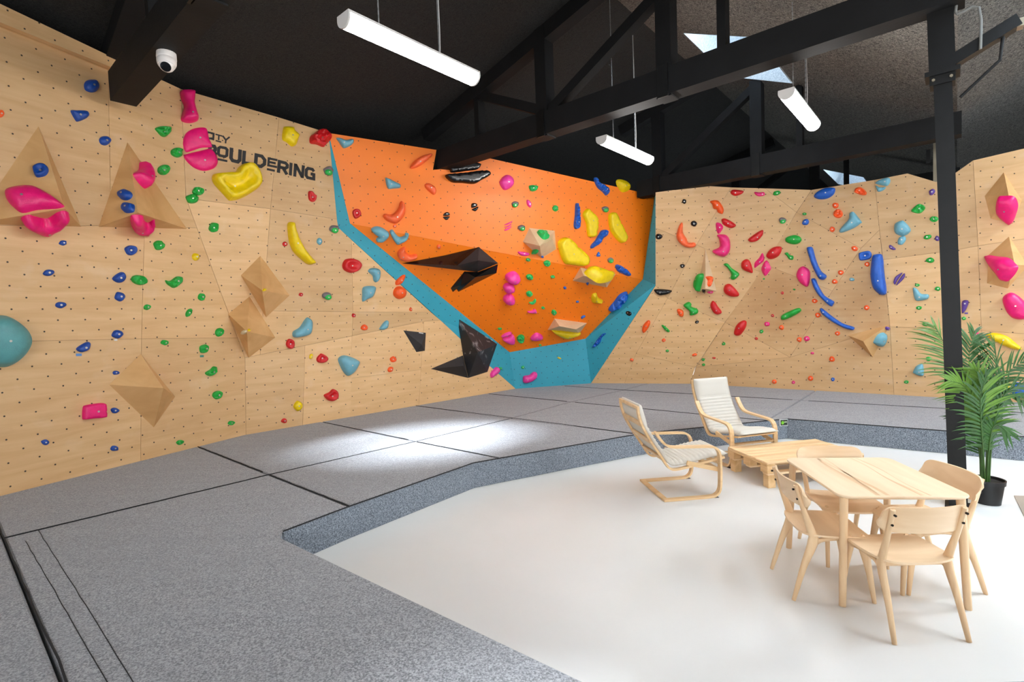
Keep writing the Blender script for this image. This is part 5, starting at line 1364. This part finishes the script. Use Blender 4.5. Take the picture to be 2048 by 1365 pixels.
# --- pale plywood wall
H(SH, 'K', 'd', (370, 250, 16, 17), 'highest small black hold on the pale wall')
H(SH, 'K', 'd', (437, 402, 22, 20), 'black hold above the orange crescent')
H(SH, 'K', 'd', (197, 490, 25, 19), 'black hold at the teal edge beside the orange crescent')
H(SH, 'K', 'd', (357, 690, 17, 14), 'small black hold below the orange crescent')
H(SH, 'K', 'd', [(165, 850), (225, 848), (285, 858), (265, 880), (205, 892), (175, 875)], 'black wedge hold at the corner of the teal strip')
H(SH, 'K', 'd', (457, 1073, 15, 10, -15), 'small black hold under the lower green bone')
H(SH, 'R', 'd', [(687, 180), (710, 168), (775, 178), (760, 200), (720, 213), (690, 200)], 'red hold at the very top edge of the pale wall')
H(SH, 'Q', 'd', [(850, 185), (885, 188), (915, 186), (918, 208), (880, 216), (855, 203)], 'pink hold at the top edge between red and green holds')
H(SH, 'G', 'd', (1000, 192, 26, 16, -15), 'green hold at the top edge of the pale wall')
H(SH, 'O', 'd', [(545, 250), (580, 240), (610, 250), (640, 300), (630, 335), (600, 325), (590, 305), (570, 300), (560, 270)], 'orange hook hold near the top of the pale wall')
H(SH, 'R', 'd', [(625, 372), (650, 365), (700, 390), (724, 415), (690, 433), (645, 415), (628, 395)], 'red half-round beside the pink triangle')
H(SH, 'Q', 'x', [(587, 395), (620, 400), (637, 430), (605, 473), (587, 440)], 'pink triangle hold above the pink crescent')
H(SH, 'Q', 'd', [(595, 478), (655, 478), (683, 520), (680, 590), (640, 628), (580, 610), (563, 585), (610, 560), (608, 510)], 'large pink crescent hold')
H(SH, 'C', 'd', [(345, 400), (360, 398), (362, 460), (385, 500), (400, 530), (440, 530), (450, 550), (430, 565), (380, 562), (335, 530), (317, 490), (325, 440)], 'orange crescent hold near the teal edge of the pale wall')
H(SH, 'R', 'd', [(805, 510), (840, 480), (890, 448), (910, 448), (905, 480), (870, 518), (825, 528)], 'red slanted half-round in the upper middle of the pale wall')
H(SH, 'G', 'd', (1119, 511, 57, 35), 'smooth green ellipse hold above a small green bone')
H(SH, 'T', 'd', (1043, 378, 26, 20), 'grey and green hold on the pale wall')
H(SH, 'U', 'd', (1199, 392, 27, 21, -35), 'small blue hold above the green ellipse')
H(SH, 'G', 'd', (1190, 335, 15, 10), 'tiny green hold above the small blue hold')
H(SH, 'R', 'd', (985, 600, 58, 38, -38), 'red oval beside the pair of pink diamonds')
H(SH, 'G', 'd', [(1055, 605), (1075, 597), (1090, 615), (1115, 622), (1112, 648), (1085, 645), (1072, 625)], 'small green bone hold below the green ellipse')
H(SH, 'Q', 'x', [(850, 705), (850, 670), (880, 635), (905, 600), (917, 650), (880, 685)], 'upper of two pink diamond holds')
H(SH, 'Q', 'x', [(895, 705), (930, 650), (963, 700), (955, 725), (920, 760)], 'lower of two pink diamond holds')
H(SH, 'R', 'd', [(758, 680), (770, 655), (800, 643), (825, 670), (838, 735), (800, 730), (765, 710)], 'red hold between the upper green bone and the pink diamonds')
H(SH, 'G', 'd', [(638, 680), (665, 672), (695, 705), (740, 735), (743, 755), (710, 785), (685, 775), (690, 745), (665, 705)], 'green bone hold beside the slim spike volume')
H(SH, 'R', 'd', [(638, 850), (650, 820), (680, 812), (715, 840), (745, 880), (735, 898), (690, 900), (650, 880)], 'red half-round below the upper green bone')
H(SH, 'G', 'd', [(460, 850), (455, 830), (470, 760), (495, 740), (505, 760), (490, 820), (475, 865)], 'green hold wrapped on the slim spike volume')
H(SH, 'O', 'd', [(515, 765), (545, 760), (557, 785), (540, 832), (527, 815), (530, 790)], 'orange hold on the slim spike volume')
H(SH, 'Q', 'd', (548, 868, 20, 12), 'pink hold under the slim spike volume')
H(SH, 'K', 'd', (503, 858, 14, 7), 'tiny black hold at the foot of the slim spike volume')
H(SH, 'O', 'd', [(320, 990), (340, 983), (365, 1000), (362, 1035), (335, 1030)], 'orange chip beside the lower green bone')
H(SH, 'G', 'd', [(365, 955), (400, 935), (420, 950), (420, 968), (462, 985), (460, 1015), (410, 1028), (405, 1000), (375, 975)], 'lower green bone hold, under the slim spike volume')
H(SH, 'R', 'd', [(547, 965), (560, 930), (580, 935), (600, 965), (627, 1005), (600, 1022), (570, 1010)], 'red hold beside the lower green bone')
H(SH, 'O', 'd', [(82, 1130), (90, 1095), (120, 1062), (138, 1068), (135, 1095), (110, 1135), (92, 1147)], 'orange sausage hold near the teal edge')
H(SH, 'G', 'r', [(215, 1098), (230, 1095), (270, 1130), (262, 1143), (240, 1130)], 'slim green hold beside the orange sausage')
H(SH, 'O', 'd', (230, 1197, 13, 12), 'tiny orange hold under the slim green one')
H(SH, 'G', 'd', (254, 1270, 11, 9), 'tiny green hold under the tiny orange one near the mats')
H(SH, 'O', 'd', (441, 1297, 17, 10, -15), 'tiny orange hold low beside the diagonal crease')
H(SH, 'O', 'd', (12, 1332, 12, 11), 'tiny orange hold low by the teal edge')
H(SH, 'G', 'd', (500, 1330, 11, 10), 'upper of two tiny green dots on the diagonal crease')
H(SH, 'G', 'd', (502, 1365, 11, 9), 'lower of two tiny green dots on the diagonal crease')
H(SH, 'G', 'd', (640, 1222, 12, 11), 'tiny green hold below the lowest red oval')
H(SH, 'R', 'x', (573, 1319, 12, 7), 'tiny red chip near the two green dots')
H(SH, 'Q', 'd', [(1135, 760), (1150, 710), (1185, 692), (1225, 720), (1230, 770), (1213, 832), (1165, 810)], 'large pink leaf hold touching the long blue holds')
H(SH, 'R', 'd', [(710, 1140), (730, 1090), (770, 1062), (795, 1070), (790, 1110), (755, 1160), (720, 1165)], 'lowest red oval hold on the pale wall')
H(SH, 'G', 'd', [(1030, 1045), (1045, 1020), (1120, 985), (1155, 977), (1170, 990), (1155, 1010), (1080, 1050), (1040, 1060)], 'green sausage hold on the rubber-marked panel')
H(SH, 'Q', 'd', (935, 1087, 20, 16), 'pink chip on the rubber-marked panel')
H(SH, 'O', 'd', (1034, 1111, 17, 16), 'orange knob below the green sausage')
H(SH, 'G', 'd', (897, 1138, 14, 12), 'tiny green hold on the rubber-marked panel')
H(SH, 'R', 'x', (973, 1030, 12, 11), 'tiny dark red chip beside the green sausage')
H(SH, 'R', 'x', (1039, 875, 11, 11), 'tiny dark red chip above the rubber-marked panel')
H(SH, 'R', 'x', (861, 1187, 12, 11), 'tiny dark red chip below the rubber-marked panel')
H(SH, 'O', 'd', (1156, 1193, 18, 17), 'orange knob next to the pink chip below the long blue holds')
H(SH, 'Q', 'd', (1207, 1188, 21, 18), 'pink chip next to the orange knob below the long blue holds')
H(SH, 'Q', 'd', (1245, 1286, 12, 9), 'tiny pink hold low under the long blue holds')
H(SH, 'G', 'd', (1121, 851, 9, 6), 'tiny green dot under the large pink leaf')
H(SH, 'G', 'd', (914, 779, 7, 6), 'tiny green dot under the pink diamonds')
H(SI, 'U', 'd', [(272, 245), (300, 215), (360, 185), (430, 182), (445, 200), (430, 240), (380, 272), (320, 278), (280, 265)], 'large blue ellipse at the top edge of the pale wall', .4)
H(SI, 'O', 'r', [(595, 210), (610, 185), (650, 180), (693, 215), (690, 242), (650, 242), (605, 225)], 'orange rocky hold at the top edge of the pale wall')
H(SI, 'S', 'd', [[(765, 150), (790, 125), (840, 105), (880, 105), (885, 140), (860, 170), (820, 165)], [(768, 165), (800, 180), (850, 178), (830, 205), (785, 215)]], 'light blue cleft hold at the top edge of the pale wall')
H(SI, 'V', 'd', (1220, 218, 29, 23, -40), 'purple oval hold beside the top of the steel post')
H(SI, 'G', 'r', [(1052, 370), (1085, 330), (1120, 313), (1160, 330), (1165, 355), (1130, 388), (1085, 388)], 'large green rocky hold near the steel post')
H(SI, 'G', 'r', (1237, 436, 34, 24), 'green hold partly behind the steel post, below the large rocky one')
H(SI, 'G', 'd', (1186, 580, 32, 20, -12), 'green wedge near the post, next to a purple hold')
H(SI, 'V', 'd', (1262, 592, 18, 22), 'purple hold half hidden behind the steel post')
H(SI, 'V', 'd', [(875, 650), (890, 643), (930, 675), (910, 685), (880, 672)], 'small purple fin hold under the light blue disc')
H(SI, 'S', 'd', [(915, 510), (925, 470), (970, 448), (1000, 455), (1050, 515), (1035, 550), (990, 573), (940, 560), (920, 540)], 'light blue disc hold')
H(SI, 'S', 'd', [(960, 580), (1000, 573), (1013, 600), (985, 640), (950, 640), (943, 615)], 'light blue hold hanging under the light blue disc')
H(SI, 'O', 'd', (447, 327, 26, 25), 'upper of two touching orange knobs')
H(SI, 'O', 'r', (466, 393, 40, 38), 'lower of two touching orange knobs')
H(SI, 'O', 'j', (420, 517, 23, 22), 'orange ring beside the tip of the light blue triangle')
H(SI, 'S', 'd', [(555, 395), (575, 377), (600, 385), (655, 455), (650, 470), (590, 510), (500, 545), (475, 535), (490, 505), (550, 435)], 'large light blue triangle hold', .4)
H(SI, 'O', 'd', (598, 672, 26, 20, 15), 'orange button above the blue handle')
H(SI, 'U', 'j', [(630, 720), (640, 705), (705, 690), (733, 705), (735, 740), (710, 760), (650, 770), (635, 755)], 'blue handle hold touching the broad blue hold')
H(SI, 'O', 'd', (700, 798, 22, 19), 'orange button under the blue handle')
H(SI, 'U', 'd', [(742, 735), (765, 718), (815, 718), (832, 770), (838, 870), (855, 980), (853, 1035), (820, 1047), (785, 1030), (745, 985), (725, 890), (730, 800)], 'broad upright blue hold, largest blue one on the pale wall', .4)
H(SI, 'U', 'd', [(217, 670), (240, 658), (265, 670), (290, 760), (330, 850), (372, 885), (370, 910), (345, 925), (310, 910), (265, 830), (230, 730)], 'topmost of three long blue strips')
H(SI, 'U', 'd', [(252, 920), (285, 915), (310, 970), (360, 1050), (432, 1095), (430, 1120), (412, 1138), (375, 1115), (310, 1050), (270, 985)], 'middle of three long blue strips')
H(SI, 'U', 'd', [(320, 1160), (340, 1152), (400, 1200), (500, 1270), (590, 1300), (597, 1318), (580, 1328), (510, 1310), (410, 1255), (340, 1200)], 'lowest of three long blue strips')
H(SI, 'O', 'd', (488, 865, 24, 21), 'upper orange button beside the topmost blue strip')
H(SI, 'O', 'd', (440, 938, 23, 19), 'lower orange button beside the topmost blue strip')
H(SI, 'S', 'd', (578, 921, 22, 14, 10), 'tiny light blue diamond between orange buttons and the broad blue hold')
H(SI, 'O', 'd', (279, 1094, 23, 19), 'orange button beside the middle blue strip')
H(SI, 'O', 'd', (305, 1207, 24, 20), 'orange button beside the lowest blue strip')
H(SI, 'O', 'd', (696, 1147, 24, 20), 'orange button below the broad blue hold')
H(SI, 'O', 'd', (462, 1355, 22, 17), 'orange button under the lowest blue strip')
H(SI, 'V', 'd', [[(912, 930), (930, 895), (985, 865), (945, 925), (925, 962), (912, 950)], [(935, 970), (950, 930), (995, 872), (1005, 890), (990, 920)]], 'purple split hold beside the broad blue hold', .4, noz=True)
H(SI, 'G', 'd', (1203, 767, 34, 22), 'green wedge third down along the steel post')
H(SI, 'G', 'd', (1102, 966, 21, 13), 'small green hold above the light blue L-shaped hold')
H(SI, 'G', 'd', (1266, 995, 26, 18), 'green hold against the steel post beside the light blue L')
H(SI, 'S', 'd', [(1065, 1000), (1080, 985), (1105, 1000), (1135, 1035), (1193, 1040), (1190, 1075), (1140, 1090), (1085, 1085)], 'light blue L-shaped hold near the steel post')
H(SI, 'G', 'd', (1117, 1148, 25, 16), 'small green hold below the light blue L')
H(SI, 'G', 'd', (1173, 1280, 30, 19), 'green hold just above the palm leaves')
H(SJ, 'S', 'd', [(1600, 360), (1625, 320), (1660, 308), (1667, 330), (1655, 370), (1635, 390), (1605, 375)], 'light blue hold on the triangular birch volume')
H(SJ, 'V', 'd', (1680, 285, 13, 10), 'tiny purple hold at the tip of the triangular birch volume')
H(SJ, 'O', 'd', (1358, 464, 17, 16), 'orange knob below the triangular birch volume')
H(SJ, 'O', 'd', (1233, 577, 16, 15), 'larger of two orange footholds just above the mats')
H(SJ, 'O', 'd', (1020, 597, 14, 13), 'smaller of two orange footholds just above the mats')
H(SJ, 'Q', 'd', (1132, 601, 11, 10), 'pink foothold between the two orange footholds')
H(SJ, 'U', 'd', (1363, 583, 11, 11), 'blue foothold just above the mats')
H(SJ, 'G', 'd', (1922, 463, 17, 13), 'small green hold under the palm leaves by the post')
H(SJ, 'S', 'd', [(1830, 540), (1850, 505), (1885, 492), (1895, 520), (1893, 560), (1865, 562), (1835, 548)], 'lowest light blue hold, triangular, beside the steel post')
H(SJ, 'G', 'd', (1793, 598, 15, 10), 'lowest green foothold near the steel post')
H(SK, 'P', 'd', [(512, 305), (550, 295), (600, 298), (620, 340), (610, 390), (585, 440), (545, 420), (505, 375)], 'pink shield hold on the upper birch volume beyond the post', .4)
H(SK, 'P', 'd', [(457, 608), (510, 612), (570, 620), (605, 650), (620, 672), (595, 715), (555, 745), (515, 705), (480, 660)], 'pointed pink hold on the second birch volume beyond the post', .4)
H(SK, 'P', 'd', [(537, 840), (560, 808), (600, 805), (655, 850), (675, 900), (660, 940), (600, 940), (560, 905)], 'large pink hold cut off by the photo edge above the palm', .4)
H(SK, 'V', 'd', [(325, 850), (355, 842), (360, 860), (345, 895), (325, 910)], 'purple hold showing past the far side of the steel post')
H(SK, 'G', 'd', (335, 938, 12, 10), 'tiny green hold showing past the far side of the steel post')
H(SK, 'P', 'd', [(387, 1002), (400, 1003), (428, 1030), (400, 1035), (388, 1025)], 'small pink chip just above the palm')
H(SK, 'Y', 'd', [(448, 1020), (500, 1013), (560, 1030), (600, 1060), (640, 1100), (580, 1095), (490, 1055)], 'yellow blade hold above the palm fronds')
H(SK, 'Y', 'd', (545, 1300, 32, 24), 'yellow hold glimpsed through the palm fronds')
H(SK, 'U', 'd', (622, 1312, 42, 42), 'blue hold glimpsed low behind the palm fronds')
H(SK, 'P', 'd', (625, 1197, 12, 11), 'tiny pink hold glimpsed beside the palm fronds')
# ---------------------------------------------------------------- painted lettering
M_ink = simple('black_wall_paint', (38, 36, 36), .6)
def stroke(P, t):
    """thick polyline in the unit box -> list of quads"""
    P = [np.array(p, float) for p in P]; n = len(P); L = []; R = []
    closed = np.linalg.norm(P[0]-P[-1]) < 1e-6
    for i in range(n):
        if closed and i in (0, n-1): d1, d2 = P[-1]-P[-2], P[1]-P[0]
        else: d1 = P[i]-P[i-1] if i > 0 else P[1]-P[0]; d2 = P[i+1]-P[i] if i < n-1 else d1
        d1 = d1/np.linalg.norm(d1); d2 = d2/np.linalg.norm(d2); m1 = np.array([-d1[1], d1[0]]); m2 = np.array([-d2[1], d2[0]]); k = (m1+m2)/max(1+m1@m2, .4)
        L.append(P[i]+k*t); R.append(P[i]-k*t)
    return [(L[i], L[i+1], R[i+1], R[i]) for i in range(n-1)]
t_ = .13
GL = {'C': [[(.87, .28), (.87, .13), (.13, .13), (.13, .87), (.87, .87), (.87, .70)]], 'I': [[(.5, 0), (.5, 1)]], 'T': [[(0, .13), (1, .13)], [(.5, .13), (.5, 1)]],
      'Y': [[(.05, 0), (.5, .52), (.95, 0)], [(.5, .52), (.5, 1)]], 'B': [[(.13, .13), (.7, .13), (.85, .25), (.85, .38), (.7, .5), (.13, .5)], [(.7, .5), (.87, .62), (.87, .75), (.7, .87), (.13, .87)], [(.13, 0), (.13, 1)]],
      'O': [[(.13, .25), (.28, .13), (.72, .13), (.87, .25), (.87, .75), (.72, .87), (.28, .87), (.13, .75), (.13, .25)]], 'U': [[(.13, 0), (.13, .72), (.28, .87), (.72, .87), (.87, .72), (.87, 0)]],
      'L': [[(.13, 0), (.13, .87), (1, .87)]], 'D': [[(.13, .13), (.6, .13), (.87, .35), (.87, .65), (.6, .87), (.13, .87), (.13, .13)]], 'E': [[(1, .13), (.13, .13), (.13, .87), (1, .87)], [(.13, .5), (.85, .5)]],
      'R': [[(.13, 1), (.13, .13), (.7, .13), (.87, .25), (.87, .42), (.7, .55), (.13, .55)], [(.5, .55), (.9, 1)]], 'N': [[(.13, 1), (.13, 0)], [(.13, .05), (.87, .95)], [(.87, 1), (.87, 0)]],
      'G': [[(.87, .28), (.72, .13), (.28, .13), (.13, .28), (.13, .72), (.28, .87), (.87, .87), (.87, .52), (.55, .52)]], '-': [[(0, .5), (1, .5)]]}
# letter, top-left, top-right, bottom-right, bottom-left in the zoomed crop
LET = [('C', (250, 450), (292, 460), (288, 512), (246, 502)), ('I', (287, 460), (310, 466), (306, 517), (283, 511)), ('T', (311, 468), (358, 481), (355, 520), (308, 507)), ('-', (312, 512), (350, 522), (349, 531), (311, 521)),
       ('Y', (357, 483), (410, 492), (402, 540), (356, 530)), ('B', (268, 538), (318, 545), (312, 640), (262, 630)), ('O', (324, 546), (402, 562), (396, 640), (318, 624)), ('-', (326, 636), (392, 650), (391, 664), (325, 650)),
       ('U', (410, 563), (490, 580), (484, 680), (404, 660)), ('L', (499, 584), (566, 596), (562, 690), (492, 678)), ('D', (580, 600), (660, 618), (652, 712), (572, 696)), ('E', (666, 628), (734, 642), (730, 706), (662, 692)),
       ('-', (662, 704), (716, 716), (715, 730), (661, 718)), ('R', (738, 645), (812, 664), (806, 750), (730, 734)), ('I', (812, 664), (842, 672), (836, 758), (806, 750)), ('N', (848, 672), (920, 688), (912, 774), (842, 760)), ('G', (924, 690), (992, 706), (990, 792), (918, 776))]
root = empty('wall_lettering', on(*T(SCc, (650, 640)), UPL)); tag(root, 'black painted CITY BOULDERING lettering on the plywood wall', 'lettering')
for ch_, a, b, c, d in LET:
    a, b, c, d = [on(*T(SCc, q), (UPL[0]+UPL[1]*.003, UPL[1])) for q in (a, b, c, d)]
    V = []; Fc = []
    asp = np.linalg.norm(b-a)/np.linalg.norm(d-a)
    for pl_ in GL[ch_]:
        tt = .115 if ch_ != '-' else .5
        if ch_ == 'I': pl_ = [(.5, 0), (.5, 1)]
        for q in stroke([(p[0]*asp, p[1]) for p in pl_], tt if ch_ != 'I' else .115):
            k = len(V)
            for p in q:
                u, v = p[0]/asp, p[1]; V.append((a*(1-u)+b*u)*(1-v)+(d*(1-u)+c*u)*v)
            Fc.append((k, k+1, k+2, k+3) if True else None)
    nb = len(V); V2 = V+[p-UPL[1]*.004 for p in V]
    Fs = []
    for f in Fc:
        P = [V[i] for i in f]; x = np.cross(P[1]-P[0], P[2]-P[0])
        if x @ UPL[1] < 0: f = f[::-1]
        Fs.append(f)
        for i in range(4): Fs.append((f[i], f[i]+nb, f[(i+1) % 4]+nb, f[(i+1) % 4]))
    mk('letter' if ch_ != '-' else 'underline', V2, Fs, M_ink, root)

# ---------------------------------------------------------------- route tags and printed marks
def route_tag(sec, cx, cy, w_, h_, col, label):
    x, y = T(sec, (cx, cy)); c, nn = facet_at(x, y); a = w_/sec[2]/2; b = h_/sec[2]/2
    P = [on(x+i*a, y+j*b, (c, nn)) for i, j in ((-1, -1), (1, -1.1), (1, .9), (-1, 1))]
    cen = sum(P)/4
    V = [p+nn*.004 for p in P]+[p-nn*.002 for p in P]
    o = mk('route_tag', V, [(3, 2, 1, 0), (0, 1, 5, 4), (1, 2, 6, 5), (2, 3, 7, 6), (3, 0, 4, 7)], simple('tag_card', col, .5), loc=cen)
    tag(o, label, 'route tag', 'small route tags by the starting holds')
route_tag(SB, 420, 614, 30, 14, (96, 140, 196), 'pale blue route tag under the slanted blue hold')
route_tag(SB, 1076, 621, 20, 12, (60, 130, 110), 'dark green route tag under a green hold')
route_tag(SB, 617, 534, 16, 10, (226, 224, 220), 'white route tag under the blue wedge hold')
route_tag(SK, 348, 911, 18, 8, (96, 70, 150), 'purple route tag past the far side of the steel post')
def marks(sec, quad, label_obj, n):
    x0, y0 = T(sec, quad[0]); x1, y1 = T(sec, quad[1]); mb = MB()
    c, nn = facet_at((x0+x1)/2, (y0+y1)/2); pl = (c+nn*.002, nn)
    for k in range(n):
        f0, f1 = (k+.1)/n, (k+.85)/n
        P = [on(x0+(x1-x0)*f, y0+(y1-y0)*f+dy, pl) for f, dy in ((f0, -1.0), (f1, -1.0), (f1, 1.0), (f0, 1.0))]
        a = np.cross(P[1]-P[0], P[2]-P[0]); mb.add(P, [(0, 1, 2, 3) if a @ nn > 0 else (3, 2, 1, 0)])
    o = mb.build('printed_mark', simple('white_print', (228, 228, 228), .5), None, loc=np.array(label_obj.location)); o.parent = label_obj; o.location = (0, 0, 0)
vols = {o['label']: o for o in bpy.data.objects if o.name.startswith('climbing_volume')}
marks(SD, ((1180, 551), (1207, 556)), vols['small black kite-shaped volume on the plywood below the teal strip'], 4)
marks(SG, ((889, 705), (913, 720)), vols['tall chalk-smeared black volume standing over the teal corner'], 3)
